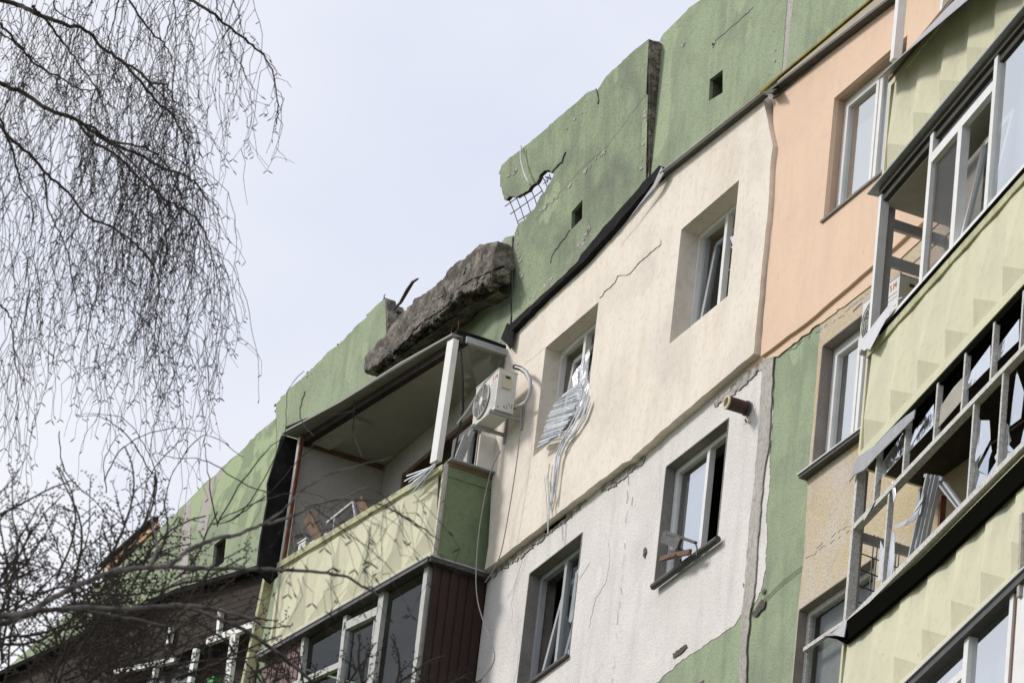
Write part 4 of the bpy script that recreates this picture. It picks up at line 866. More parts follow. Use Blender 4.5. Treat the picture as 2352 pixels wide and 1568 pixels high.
# ------------------------------------------------------------------ the hanging concrete slab
def chunk():
    up = [(851, 850), (856, 818), (882, 790), (912, 748), (945, 714), (975, 680), (1002, 660), (1035, 638), (1056, 612), (1072, 592), (1098, 575), (1130, 550), (1155, 544), (1164, 550)]
    lo = [(853, 866), (880, 850), (915, 828), (945, 803), (970, 785), (1000, 762), (1025, 745), (1045, 728), (1062, 706), (1085, 694), (1108, 686), (1130, 676), (1146, 664), (1152, 642)]
    nS, nT = 110, 40
    vs = []; fs = []
    mb = MB()
    for i in range(nS):
        t = i/(nS-1)*(len(up)-1); k = min(int(t), len(up)-2); f_ = t-k
        U = V((up[k][0]+(up[k+1][0]-up[k][0])*f_, up[k][1]+(up[k+1][1]-up[k][1])*f_)); Lw = V((lo[k][0]+(lo[k+1][0]-lo[k][0])*f_, lo[k][1]+(lo[k+1][1]-lo[k][1])*f_))
        oT, oB = .14, .34-.1*(i/nS)
        Pu = F.wp(U.x, U.y, oT); Pl = F.wp(Lw.x, Lw.y, oB)
        # outline points sit on the limb; section = rounded box leaning outward
        mid = (Pu+Pl)/2; hv = (Pu-Pl)/2; th = V((0, -.13, 0))
        end = min(1, (i+1)/4)
        for j in range(nT):
            g = 2*math.pi*j/nT; c, s = math.cos(g), math.sin(g)
            e = .30; cx_ = math.copysign(abs(c)**e, c); sy = math.copysign(abs(s)**e, s); e = .3
            p = mid + hv*(sy*.82)*(.5+.5*end) + th*(cx_*(.6+.4*end))
            n1 = mnoise.fractal(p*3.2, .9, 2.2, 6); n2 = mnoise.noise(V((p.x*1.2, p.y*3, p.z*14+p.x*8)))
            dirv = (p-mid).normalized()
            lw = p.z-F.w(0, 27.9).z+.0; al = (p-mid).dot(hv)/hv.length_squared
            crack = -.045*max(0, 1-abs(al-.35-.35*mnoise.noise(V((p.x*.9, 3.3, 1))))*9)-.035*max(0, 1-abs(al+.25-.5*mnoise.noise(V((p.x*1.3, 8.3, 1))))*10)*(mnoise.noise(V((p.x*2, 1, 5))) > -.1)
            vd = mnoise.voronoi(p*7)[0]; blk = (vd[1]-vd[0])
            rag = .05*mnoise.noise(V((p.x*9, p.y*9, 4)))*(1 if al < -.5 else .4)
            n3 = mnoise.cell(V((p.x*5, p.y*5, p.z*9+p.x*5)))
            p = p + dirv*(n1*.032+(n3-.5)*.028+n2*.014+crack+rag-.035*max(0, .35-blk)*2)+V((0, .0, .03*mnoise.noise(V((p.x*5, 2, 2)))))
            mb.v.append(tuple(p))
    for i in range(nS-1):
        for j in range(nT): mb.f.append((i*nT+j, i*nT+(j+1) % nT, (i+1)*nT+(j+1) % nT, (i+1)*nT+j))
    mb.f.append(tuple(range(nT))); mb.f.append(tuple((nS-1)*nT+j for j in reversed(range(nT))))
    return mb
ck_ = chunk(); t = ck_.build('concrete_slab', 'concrete_break')
from mathutils.bvhtree import BVHTree
bv = BVHTree.FromPolygons([V(v) for v in ck_.v], ck_.f)
def on_slab(x, y, lift=.004):
    d = ray(x, y).normalized(); h = bv.ray_cast(CAM, d)
    return h[0]-d*lift if h[0] else None
def slab_crack(pts, r_):
    P = [on_slab(x, y) for x, y in jag(pts, 1.4, 5, seed=int(pts[0][0]))]; P = [p for p in P if p]
    if len(P) > 2: MB().tube(P, [r_*random.uniform(.5, 1.3) for _ in P], 4).build('crack', 'tar', t)
for pts, r_ in (([(1062, 655), (1090, 640), (1110, 632), (1140, 618), (1158, 612)], .014), ([(880, 826), (905, 808), (940, 775), (965, 745), (1000, 722), (1030, 700)], .011), ([(935, 806), (960, 780), (990, 745), (1015, 722)], .009), ([(1064, 655), (1045, 670)], .007), ([(1065, 632), (1070, 615)], .010), ([(1006, 688), (1030, 672)], .006), ([(1085, 690), (1094, 665), (1098, 640)], .006)): slab_crack(pts, r_)
mb = MB(); lo_ = [(862, 872), (900, 842), (945, 806), (985, 778), (1020, 752), (1045, 738), (1075, 708), (1110, 696), (1145, 676)]
A_ = [F.wp(x, y-8, .34-.1*i/8) for i, (x, y) in enumerate(lo_)]
cb = MB(); g9 = random.Random(12)
for (x, y) in jag(lo_, 4, 9, seed=6):
    if g9.random() < .6:
        c = on_slab(x+g9.uniform(-4, 4), y-g9.uniform(8, 26), -.01)
        if c:
            q_ = g9.uniform(.012, .035); cb.hexa([c+V((i*q_*g9.uniform(.5, 1.4), j*q_, k_*q_*g9.uniform(.5, 1.2))) for k_ in (-1, 1) for i, j in ((-1, -1), (1, -1), (1, 1), (-1, 1))])
build_each(cb, 'loose_fragment', 'concrete_break', t)
B_ = [F.wp(x+26, y+6, .03) for x, y in lo_]
for i in range(8): mb.quad(A_[i], A_[i+1], B_[i+1], B_[i])
mb.build('underside', 'concrete_break', t)
tag(t, 'long broken grey concrete roof slab tipped over the edge above the open balcony', 'concrete slab')
mb = MB(); rg = random.Random(4)
mb.tube([F.wp(903, 712, .05), F.wp(920, 695, .05), F.wp(935, 668, .05), F.wp(948, 648, .05), F.wp(960, 640, .05)], [.012, .02, .025, .02, .012], 5)
t2 = mb.build('steel_strip', 'concrete_break'); tag(t2, 'twisted dark metal strip standing up beside the tipped concrete slab', 'metal strip')
mb = MB()
for x, y, x2, y2 in ((1045, 730, 1035, 790), (1062, 715, 1052, 760), (1020, 775, 1018, 790), (884, 684, 885, 676)):
    mb.tube([F.wp(x, y, .36), F.wp((x+x2)/2-3, (y+y2)/2, .34), F.wp(x2, y2, .36)], .006, 4)
mb.build('reinforcement', 'rust', t)

# ------------------------------------------------------------------ air conditioners
def aircon(pl, a1, zb, d0, wd, ht, dp, label, full=True):
    """a1 = right edge, zb = bottom, d0 = gap to wall"""
    a0 = a1-wd; w = pl.w
    root = tag(empty('air_conditioner', pl.w((a0+a1)/2, zb, d0)), label, 'air conditioner', 'outdoor air conditioner units')
    mb = MB(); mb.pbox(pl, a0, a1, zb, zb+ht, d0, d0+dp); mb.pbox(pl, a0-.005, a1+.005, zb+ht, zb+ht+.012, d0-.005, d0+dp+.006); 
    for i in range(7): mb.pbox(pl, a1-wd*.30, a1-.04, zb+.10+i*ht*.085, zb+.108+i*ht*.085, d0+dp, d0+dp+.004)
    mb.build('casing', 'ac_body', root)
    R_ = ht*.40; cx_, cz_ = a0+wd*.36, zb+ht*.5; fr = d0+dp
    mb = MB(); mb.add([w(cx_, cz_, fr+.006)]+[w(cx_+R_*math.cos(g*math.pi/16), cz_+R_*math.sin(g*math.pi/16), fr+.006) for g in range(32)], [(0, i+1, (i+1) % 32+1) for i in range(32)])
    mb.build('fan_opening', 'ac_dark', root)
    mb = MB()
    for k in range(1, 8):
        r_ = R_*k/7; mb.tube([w(cx_+r_*math.cos(g*math.pi/16), cz_+r_*math.sin(g*math.pi/16), fr+.016) for g in range(33)], .0028 if k < 7 else .008, 4, False)
    for k in range(16):
        g = k*math.pi/8; mb.tube([w(cx_+.04*math.cos(g), cz_+.04*math.sin(g), fr+.018), w(cx_+R_*math.cos(g+.25), cz_+R_*math.sin(g+.25), fr+.018)], .0028, 4, False)
    mb.build('fan_grille', 'ac_body', root)
    mb = MB(); mb.add([w(cx_, cz_, fr+.024)]+[w(cx_+.042*math.cos(g*math.pi/8), cz_+.05*math.sin(g*math.pi/8), fr+.02) for g in range(16)], [(0, i+1, (i+1) % 16+1) for i in range(16)]); mb.build('hub', 'ac_body', root)
    c = bpy.data.curves.new('lettering', 'FONT'); c.body = 'S M'; c.size = .085; c.extrude = .0005; c.materials.append(M['red_print'])
    to = bpy.data.objects.new('lettering', c); SC.collection.objects.link(to)
    from mathutils import Matrix
    mw = Matrix.Translation(w(a1-wd*.26, zb+ht*.80, fr+.003)) @ Matrix(((pl.u.x, 0, pl.n.x, 0), (pl.u.y, 0, pl.n.y, 0), (0, 1, 0, 0), (0, 0, 0, 1)))
    bpy.context.view_layer.update(); me_ = bpy.data.meshes.new_from_object(to.evaluated_get(bpy.context.evaluated_depsgraph_get()))
    bpy.data.objects.remove(to); to = bpy.data.objects.new('lettering', me_); SC.collection.objects.link(to)
    me_.transform(mw); to.parent = root; to.matrix_parent_inverse = root.matrix_world.inverted()
    sd = Plane(tuple(pl.w(a1, 0, d0+dp))[:2], tuple(pl.w(a1, 0, d0))[:2])
    mb = MB(); mb.pbox(sd, dp*.22, dp*.68, zb+ht*.56, zb+ht*.90, .0, .02); mb.build('service_cover', 'ac_cover', root)
    MB().pbox(sd, dp*.34, dp*.60, zb+ht*.80, zb+ht*.86, .021, .024).build('handle_recess', 'ac_dark', root)
    mb = MB(); rg = random.Random(2)
    for i in range(12):
        x, z = rg.uniform(.1, .9)*dp, zb+ht*rg.uniform(.04, .2); mb.pbox(sd, x, x+.008, z, z+.012, 0, .003)
    mb.build('screw_hole', 'ac_dark', root)
    mb = MB()
    for aa in (a1-.05, a0+.10):
        mb.beam(w(aa, zb-.02, 0), w(aa, zb-.02, d0+dp+.04), .035, .03, (0, 0, 1)); mb.beam(w(aa, zb-.12, .012), w(aa, zb+.20, .012), .04, .02, pl.n)
    build_each(mb, 'bracket', 'metal_grey', root)
    return root, sd
FA = Plane((0, -.10), (1, -.10))
ac, sd = aircon(FA, .875, 26.175, .15, .585, .475, .215, 'white air conditioner with round fan grille mounted beside the broken open balcony')
mb = MB()
cl = [(1163, 922), (1166, 934), (1180, 935), (1197, 930), (1208, 923), (1216, 908), (1219, 890), (1217, 872), (1208, 855), (1196, 846), (1182, 842)]
mb.tube([F.wp(x, y, .22+.002*i) for i, (x, y) in enumerate(cl)], .020, 8); hs = mb.build('insulated_hose', 'tape', ac, True)
mb = MB(); mb.tube([F.wp(x, y, .225+.002*i) for i, (x, y) in enumerate(cl[6:])], [.02, .022, .025, .027, .028], 8); mb.build('torn_insulation', 'rubber', ac)
mb = MB(); mb.tube([F.wp(*cl[0], .235), F.wp(*cl[1], .235), F.wp(*cl[2], .235)], .026, 7); mb.tube([F.wp(1160, 915, .24), F.wp(1166, 920, .24)], .03, 6); mb.build('valve', 'rubber', ac)
mb = MB(); mb.tube([F.wp(x, y, .27) for x, y in ((1158, 893), (1150, 906), (1150, 917), (1158, 924))], .006, 5); mb.build('cable', 'wire_white', ac)
mb = MB(); mb.tube([F.wp(x, y, .62) for x, y in ((1135, 855), (1118, 873), (1104, 893), (1090, 915), (1075, 940), (1050, 972))], .010, 5); t = mb.build('drip_hose', 'wire_white'); tag(t, 'loose pale plastic strip hanging in front of the fan unit beside the balcony', 'strip')
q1_ = F.un(2068, 628, .42); q0_ = F.un(1983, 690, .42)
ac2, _ = aircon(F, q1_[0], q1_[1]-.54, .15, q1_[0]-q0_[0], .53, .27, 'air conditioner half hidden behind the empty bay of the white glazed balcony')
mb = MB(); mb.tube([F.wp(1960, 715, .1), F.wp(1975, 700, .1), F.wp(2115, 590, .1), F.wp(2200, 520, .1)], .008, 5); t = mb.build('cable', 'wire_grey', None); tag(t, 'grey cable running along the ochre wall above the hidden air conditioner', 'cable')

# ------------------------------------------------------------------ ripped blinds from the upper left window
root = tag(empty('blind', F.wp(1300, 930, .2)), 'mangled silver window blind hanging out of the cream wall window', 'blind')
mb = MB(); rg = random.Random(9)
L0 = [(1296, 905), (1268, 935), (1257, 965), (1248, 990), (1240, 1020)]; L1 = [(1345, 868), (1330, 915), (1316, 945), (1300, 975), (1282, 1005)]
n_ = 36
for i in range(n_):
    t = i/(n_-1)*4; k = min(int(t), 3); f_ = t-k
    a = (L0[k][0]+(L0[k+1][0]-L0[k][0])*f_+rg.uniform(-3, 3), L0[k][1]+(L0[k+1][1]-L0[k][1])*f_+rg.uniform(-2, 2)); b = (L1[k][0]+(L1[k+1][0]-L1[k][0])*f_+rg.uniform(-3, 3), L1[k][1]+(L1[k+1][1]-L1[k][1])*f_+rg.uniform(-2, 2))
    o = .02+.16*i/n_
    mb.beam(F.wp(*a, o), F.wp(*b, o+.02), .010+rg.uniform(0, .010), .002, V((rg.uniform(-.6, .6), -1, rg.uniform(-.7, .7))))
mb.build('slat', 'slat', root)
mb = MB(); mb.tube([F.wp(1236, 1027, .2), F.wp(1262, 1013, .2)], .016, 6); mb.tube([F.wp(1238, 1018, .2), F.wp(1280, 1000, .2)], .012, 6); mb.build('bottom_rail', 'slat', root)
mb = MB()
strips = [[(1345, 905), (1335, 940), (1318, 975), (1295, 1010), (1281, 1045), (1275, 1090), (1268, 1135), (1262, 1170)], [(1352, 915), (1340, 950), (1322, 985), (1300, 1015), (1286, 1045), (1279, 1085), (1272, 1130), (1264, 1160)], [(1338, 900), (1326, 945), (1308, 980), (1288, 1015), (1277, 1050), (1272, 1095), (1266, 1150)],
          [(1357, 925), (1345, 960), (1325, 990), (1303, 1012), (1291, 1035)], [(1251, 1098), (1255, 1140), (1257, 1185), (1258, 1215)], [(1254, 1092), (1260, 1125), (1261, 1180), (1258, 1225)], [(1262, 1065), (1258, 1100), (1262, 1150)]]
for j, st in enumerate(strips):
    P = [F.wp(x, y, .13+.02*(j % 3)) for x, y in st]
    for a, b in zip(P, P[1:]):
        d = (b-a)*.03; mb.beam(a-d, b+d, .030 if j < 4 else .018, .008, V((.5-.3*j, -1, .1)))
mb.build('hanging_slats', 'slat', root)
mb = MB(); n1, n2 = 12, 8
cor = [F.wp(1308, 880, -.01), F.wp(1352, 800, -.01), F.wp(1350, 925, .10), F.wp(1290, 985, .1)]
g = [[None]*n2 for _ in range(n1)]
for i in range(n1):
    for j in range(n2):
        u_, v_ = i/(n1-1), j/(n2-1); p = (cor[0]*(1-v_)+cor[1]*v_)*(1-u_)+(cor[3]*(1-v_)+cor[2]*v_)*u_
        g[i][j] = p+V((0, .03*mnoise.noise(p*9), 0))
for i in range(n1-1):
    for j in range(n2-1): mb.quad(g[i][j], g[i][j+1], g[i+1][j+1], g[i+1][j])
mb.build('plastic_film', 'film', root, True)

# ------------------------------------------------------------------ small things on the wall
root = tag(empty('flue_pipe', F.wp(1705, 935, 0)), 'short brown flue pipe stub sticking out of the white wall', 'pipe')
p0 = F.wp(1716, 938, .03); p1 = p0+V((0, -.22, 0))
mb = MB(); mb.tube([p0, p1], .068, 20, False); mb.build('pipe_shell', 'pipe_brown', root, True)
mb = MB(); mb.tube([p1+V((0, .004, 0)), p1+V((0, -.012, 0))], .073, 20, False)
o_ = len(mb.v); 
for R_ in (.073, .05):
    for j in range(20):
        g = 2*math.pi*j/20; mb.v.append((p1.x+R_*math.cos(g), p1.y-.012, p1.z+R_*math.sin(g)))
for j in range(20): mb.f.append((o_+j, o_+(j+1) % 20, o_+20+(j+1) % 20, o_+20+j))
mb.tube([p1+V((0, -.012, 0)), p1+V((0, .1, 0))], .05, 20, False)
mb.build('pipe_rim', 'pipe_cream', root)
mb = MB(); mb.tube([p0, p0+V((0, -.02, 0))], .078, 20); mb.build('collar', 'metal_dark', root)
MB().slab(pxpoly(F, jag([(1705, 905), (1725, 905), (1735, 935), (1728, 965), (1705, 975), (1695, 960)], 2, 7, True, 2), .009), (0, .003, 0), back=False).build('plaster_patch', 'white_stucco', bld)
MB().tube([F.wp(1712, 963, .03), F.wp(1714, 969, .05)], .01, 5).build('wall_hook', 'metal_dark', bld)
root = tag(empty('broken_bracket', F.wp(1560, 1260, .1)), 'broken dark metal box and bars dangling in front of the white wall window', 'bracket')
mb = MB(); P = lambda x, y, o=.12: F.wp(x, y, o)
mb.slab([P(1516, 1244), P(1523, 1220), P(1556, 1228), P(1562, 1237, .2), P(1554, 1260, .2)], (0, .03, .0)); mb.beam(P(1530, 1222), P(1598, 1246), .03, .03, (0, -1, 0)); mb.beam(P(1540, 1248), P(1580, 1272), .03, .03, (0, -1, 0))
mb.build('metal_shell', 'metal_mid', root)
mb = MB(); mb.beam(P(1518, 1283, .16), P(1586, 1266, .16), .05, .03, (0, -1, 0)); mb.beam(P(1517, 1287, .2), P(1552, 1274, .2), .02, .03, (0, -1, 0)); mb.build('splintered_bar', 'raw_wood', root)
mb = MB(); mb.tube([P(1597, 1246), P(1601, 1258), P(1600, 1275)], .008, 5); mb.tube([P(1563, 1285), P(1566, 1296)], .012, 5)
for i in range(5): mb.tube([P(1530+4*i, 1262), P(1538+5*i, 1268+i), P(1535+3*i, 1276)], .004, 4)
build_each(mb, 'wire', 'metal_dark', root)
def wire(pts, off, r_, m_, label):
    # Catmull-Rom
    P = [F.wp(x, y, off) for x, y in pts]; out = []
    for i in range(len(P)-1):
        a, b, c, d = P[max(i-1, 0)], P[i], P[i+1], P[min(i+2, len(P)-1)]
        for k in range(6):
            t = k/6; out.append(.5*((2*b)+(c-a)*t+(2*a-5*b+4*c-d)*t*t+(3*b-a-3*c+d)*t*t*t))
    out.append(P[-1]); o = MB().tube(out, r_, 5).build('cable', m_); tag(o, label, 'cable'); return o
wire([(1198, 935), (1194, 1000), (1184, 1080), (1168, 1180), (1150, 1270), (1132, 1310), (1114, 1336)], .22, .006, 'wire_grey', 'thin cable sagging from the air conditioner down across the cream wall')
wire([(1150, 1035), (1125, 1090), (1103, 1200), (1094, 1300), (1096, 1370), (1110, 1425), (1128, 1470), (1136, 1510), (1118, 1545), (1070, 1590)], .40, .006, 'wire_grey', 'thin cable hanging along the brown sheet balcony side and looping at the bottom')

# ------------------------------------------------------------------ trees
def tpath(pts, d, jitter=0, rg=random):
    return [atd(x, y, d+rg.uniform(-jitter, jitter)) for x, y in pts]
def smooth(P, k=4):
    out = []
    for i in range(len(P)-1):
        a, b, c, d = P[max(i-1, 0)], P[i], P[i+1], P[min(i+2, len(P)-1)]
        for q in range(k):
            t = q/k; out.append(.5*((2*b)+(c-a)*t+(2*a-5*b+4*c-d)*t*t+(3*b-a-3*c+d)*t*t*t))
    out.append(P[-1]); return out
rg = random.Random(42)
DB = 26.0
S_ = .5036
limbs = [
 ([(-40, 360), (0, 380), (100, 425), (230, 500), (360, 555), (480, 640), (600, 690), (740, 765), (860, 810), (905, 850), (940, 910)], .010, 'h'),
 ([(-40, -10), (80, 20), (180, 65), (300, 115), (390, 135), (460, 210), (540, 270), (640, 330), (700, 400), (770, 470)], .010, 'h'),
 ([(820, -30), (870, 0), (960, 55), (1060, 135), (1150, 205), (1210, 270), (1250, 360), (1268, 480), (1262, 560)], .007, 'h'),
 ([(-30, 540), (50, 630), (130, 700), (205, 785), (280, 850), (345, 920), (410, 995), (500, 1030), (600, 1100), (680, 1180), (720, 1250), (722, 1350), (705, 1500), (700, 1600)], .007, 'h'),
 ([(-30, 80), (0, 110), (80, 200), (160, 290), (280, 360), (370, 410), (450, 410)], .006, 'h'),
 ([(150, 30), (180, 60), (260, 160), (340, 260), (420, 370), (460, 450), (500, 560)], .006, 'h'),
 ([(0, 540), (60, 700), (100, 850), (150, 940), (140, 1100)], .005, 'h'),
 ([(205, 785), (215, 930), (250, 1020), (300, 1120), (330, 1280), (350, 1390), (345, 1500)], .004, 'v'),
 ([(360, 560), (420, 640), (540, 710), (620, 800), (720, 880), (790, 930), (900, 1000), (950, 1100), (975, 1200), (1010, 1330)], .006, 'h'),
 ([(540, 270), (640, 370), (720, 470), (790, 530), (820, 590), (860, 620)], .007, 'h'),
 ([(580, -20), (640, 80), (700, 160), (760, 210), (790, 300), (780, 450)], .005, 'h'),
 ([(540, -20), (530, 60), (490, 190), (470, 260)], .004, 'v'),
 ([(250, -20), (250, 40), (330, 90), (380, 140)], .004, 'h'),
 ([(360, 555), (450, 600), (560, 700), (690, 830), (780, 990)], .006, 'h'),
 ([(640, 330), (690, 380), (760, 390), (790, 450), (790, 530)], .005, 'h'),
 ([(480, 640), (600, 660), (690, 690), (760, 760), (830, 900), (880, 1050)], .005, 'h'),
 ([(-30, 120), (0, 150), (60, 190), (150, 270), (230, 340), (300, 440)], .004, 'h'),
 ([(780, -30), (800, 40), (800, 150), (800, 300)], .003, 'v'),
 ([(980, -30), (1000, 60), (1040, 150), (1060, 260)], .003, 'v'), ([(1060, -30), (1080, 50), (1100, 110)], .003, 'v'),
 ([(0, 1390), (40, 1440), (60, 1520), (70, 1640), (110, 1760)], .004, 'v'),
]
birch = tag(empty('birch_tree', atd(-500, 2000, DB)), 'bare birch with fine drooping twigs and catkins filling the upper left sky', 'tree')
birch.matrix_world.translation.z = 0
mbL = MB(); mbT = MB(); mbK = MB()
def droop(p, length, drift, depth=0, r0=.0022):
    n_ = max(3, int(length/.07)); pts = [p]; d = V((drift*.8, rg.uniform(-.1, .1), rg.uniform(-.3, .3))) ; ph = rg.random()*6
    q = p
    for i in range(n_):
        t = i/n_
        d = d*.80 + V((0, 0, -1))*(.20+.1*t)+V((rg.uniform(-.16, .16)*rr.x, rg.uniform(-.16, .16)*rr.x, rg.uniform(-.06, .06)))+rr*rg.uniform(-.19, .19)
        if i > n_-3: d += rr*rg.uniform(-.2, .3)
        q = q + d.normalized()*(length/n_); pts.append(q)
        if depth < 2 and i > 1 and rg.random() < (.28 if depth == 0 else .12): droop(q, length*rg.uniform(.25, .6), rg.uniform(-.7, .9), depth+1, r0*.8)
    mbT.tube(pts, [r0*(1-.45*i/n_) for i in range(n_+1)], 3, False)
    for i in (range(2, n_+1, 3)):
        if rg.random() < .22:
            s = pts[i]; e = s+(rr*rg.uniform(-1, 1)+V((0, 0, -rg.uniform(.2, 1.0)))).normalized()*rg.uniform(.012, .03)
            mbK.tube([s, (s+e)/2, e], [.0012, .0026, .0012], 4, False)
    s = pts[-1]
    for sg in (-1, 1):
        if rg.random() < .40:
            e = s+(rr*sg*rg.uniform(.4, 1.1)+V((0, 0, -.7))).normalized()*rg.uniform(.018, .036); mbK.tube([s, (s+e)/2, e], [.0012, .0030, .0015], 4, False)
for k, (pts, r_, md) in enumerate(limbs):
    dd = DB+rg.uniform(-1.2, 1.2)
    P = [atd(x*S_, y*S_, dd+.15*math.sin(i*1.3+k)) for i, (x, y) in enumerate(pts)]
    Q = smooth(P, 5); n_ = len(Q)
    Q = [q+V((rg.uniform(-1, 1), rg.uniform(-1, 1), rg.uniform(-1, 1)))*.006 for q in Q]
    mbL.tube(Q, [1.35*r_*(1-.72*i/n_) for i in range(n_)], 6)
    for i in range(2, n_):
        cnt = 1 if rg.random() < (.70 if md == 'h' else .40) else 0
        if k in (0, 8, 13, 15, 9, 1, 14) and rg.random() < .75: cnt += 1
        for _ in range(cnt):
            L_ = rg.choice((.2, .3, .4, .55, .75, 1.0)) * (.6 if k == 2 else 1) * (.8 if k in (4, 5, 10, 11, 12) else 1.0)
            droop(Q[i], L_, rg.uniform(-.6, 1.0))
# free hanging strands (from branches above the frame)
for _ in range(70):
    x = rg.choice((rg.uniform(0, 330), rg.uniform(150, 420), rg.uniform(330, 590))); y = rg.uniform(-140, 60)
    droop(atd(x, y, DB+rg.uniform(-2, 2)), rg.uniform(.5, 1.15), rg.uniform(-.4, .5))
for _ in range(12): droop(atd(rg.uniform(-10, 130), rg.uniform(380, 700), DB+rg.uniform(-2, 2)), rg.uniform(.6, 1.2), rg.uniform(-.3, .4))
for _ in range(30): droop(atd(rg.uniform(150, 480), rg.uniform(330, 640), DB+rg.uniform(-2, 2)), rg.uniform(.5, 1.0), rg.uniform(-.3, .4))
for _ in range(46): droop(atd(rg.gauss(385, 38), rg.uniform(200, 560), DB+rg.uniform(-1, 1)), rg.uniform(.25, .7), rg.uniform(-.3, .5))
for _ in range(22): droop(atd(rg.uniform(0, 260), rg.uniform(650, 850), DB+rg.uniform(-2, 2)), rg.uniform(.3, .6), rg.uniform(-.3, .4))
for _ in range(16): droop(atd(rg.uniform(330, 480), rg.uniform(680, 800), DB+rg.uniform(-2, 2)), rg.uniform(.3, .6), rg.uniform(-.3, .4))
build_each(mbL, 'limb', 'bark_dark', birch); tag(mbT.build('twig', 'bark_twig', birch), kind='stuff'); tag(mbK.build('catkin', 'bark_twig', birch), kind='stuff')
base = atd(-900, 900, DB); tr = MB(); tr.tube([V((base.x, base.y, 0)), V((base.x+.1, base.y, 5)), V((base.x, base.y+.1, 10)), V((base.x+.1, base.y, 17))], [.28, .22, .17, .08], 12)
for k in (0, 1, 3): 
    p = atd(limbs[k][0][0][0]*S_, limbs[k][0][0][1]*S_, DB); tr.tube([p, (p+V((base.x, base.y, p.z-.9)))/2+V((0, 0, .3)), V((base.x, base.y, p.z-1.8))], [.012, .03, .07], 6)
tr.build('trunk', 'bark_grey', birch, True)

# fine loose strands near the parapet (second birch further right/lower, long arching twigs)
mb2 = MB()
arcs = [[(620, 1130), (560, 1110), (480, 1060), (400, 1050), (360, 1040)], [(375, 1275), (350, 1230), (360, 1100), (330, 1020), (280, 960), (190, 950)], [(350, 1090), (300, 1010), (240, 960), (180, 955)], [(135, 990), (150, 1080), (215, 1150), (290, 1210)],
        [(500, 1210), (480, 1100), (470, 1000), (490, 930)], [(375, 1170), (400, 1080), (470, 1000), (560, 1050)], [(330, 1190), (345, 1090), (420, 1000), (440, 960)], [(500, 1200), (560, 1100), (640, 1010), (740, 960), (815, 945)],
        [(500, 1195), (600, 1150), (700, 1130), (790, 1165)], [(490, 1205), (560, 1170), (650, 1010), (660, 900), (700, 850)], [(520, 1200), (620, 1130), (720, 1020), (780, 1000)], [(240, 1105), (280, 1030), (380, 985), (470, 990)], [(245, 1130), (240, 1060), (270, 1000)], [(700, 900), (690, 960), (720, 1000)], [(815, 920), (812, 990), (830, 1050)]]
for a in arcs:
    Q = smooth([atd(x, y, 24+rg.uniform(-.5, .5)) for x, y in a], 6); Q = [q+V([rg.uniform(-1, 1) for _ in range(3)])*.004 for q in Q]
    mb2.tube(Q, [.0035*(1-.6*i/len(Q)) for i in range(len(Q))], 4, False)
# ------- lower tree: long grey boughs
bt = tag(empty('tree', atd(-300, 2200, 22)), 'bare tree with long smooth grey boughs sweeping in from the lower left', 'tree'); bt.matrix_world.translation.z = 0
DT = 17.5
boughs = [([(-200, 1500), (-20, 1440), (60, 1410), (110, 1378), (190, 1340), (260, 1312), (350, 1303), (480, 1305), (580, 1306), (700, 1312), (790, 1322), (830, 1345), (870, 1365)], .0125, .0035),
 ([(350, 1303), (395, 1295), (430, 1265), (490, 1238), (540, 1228), (600, 1205), (660, 1190), (720, 1160), (790, 1145), (880, 1160), (960, 1205), (1010, 1240)], .009, .002),
 ([(600, 1206), (650, 1170), (690, 1130), (740, 1095), (800, 1075), (900, 1050)], .004, .0015),
 ([(340, 1303), (352, 1280), (360, 1250), (350, 1200), (345, 1180)], .006, .003),
 ([(-40, 1418), (60, 1408), (160, 1395), (280, 1398), (380, 1390), (430, 1390), (500, 1420), (560, 1445), (640, 1500), (710, 1560), (760, 1610)], .010, .006),
 ([(430, 1390), (500, 1400), (560, 1415), (600, 1432)], .007, .005),
 ([(-40, 1425), (70, 1408), (140, 1396), (240, 1410), (330, 1425), (400, 1440)], .007, .003),
 ([(790, 1145), (850, 1120), (920, 1180), (980, 1230), (1030, 1300)], .003, .001), ([(720, 1162), (780, 1210), (860, 1270), (920, 1330)], .0025, .001)]
mb3 = MB()
for pts, ra, rb in boughs:
    Q = smooth([atd(x, y, DT+.1*i) for i, (x, y) in enumerate(pts)], 6); n_ = len(Q)
    Q = [q+V([rg.uniform(-1, 1) for _ in range(3)])*.003 for q in Q]
    rad = [(ra+(rb-ra)*i/n_)*(1+(.35 if i % 9 == 4 else 0)+rg.uniform(-.05, .05)) for i in range(n_)]
    mb3.tube(Q, rad, 8)
build_each(mb3, 'bough', 'bark_grey', bt)
b_ = atd(-700, 1700, DT); q0 = atd(-200, 1500, DT); q1 = atd(-40, 1420, DT)
MB().tube([V((b_.x, b_.y, 0)), V((b_.x, b_.y, 4)), V((b_.x+.1, b_.y, 8)), q0, q1], [.2, .16, .1, .016, .010], 10).build('trunk', 'bark_grey', bt, True)
# twigs hanging from the boughs over the balcony
mbs = mbT, mbK; mbT = MB(); mbK = MB()
for _ in range(46):
    t = rg.random(); x = 640+t*330; y = 1170-abs(t-.45)*40+rg.uniform(-25, 60)
    droop(atd(x, y, DT+rg.uniform(-.5, .8)), rg.uniform(.12, .36), rg.uniform(-.3, .8), 0, .0014)
for _ in range(12):
    droop(atd(rg.uniform(620, 900), rg.uniform(1300, 1330), DT), rg.uniform(.1, .25), rg.uniform(-.2, .8), 0, .0014)
mbT.v += mb2.v and []; o_ = len(mbT.v); mbT.v += mb2.v; mbT.f += [tuple(i+o_ for i in f) for f in mb2.f]
tag(mbT.build('twig', 'bark_twig', bt), kind='stuff'); tag(mbK.build('bud', 'bark_twig', bt), kind='stuff')
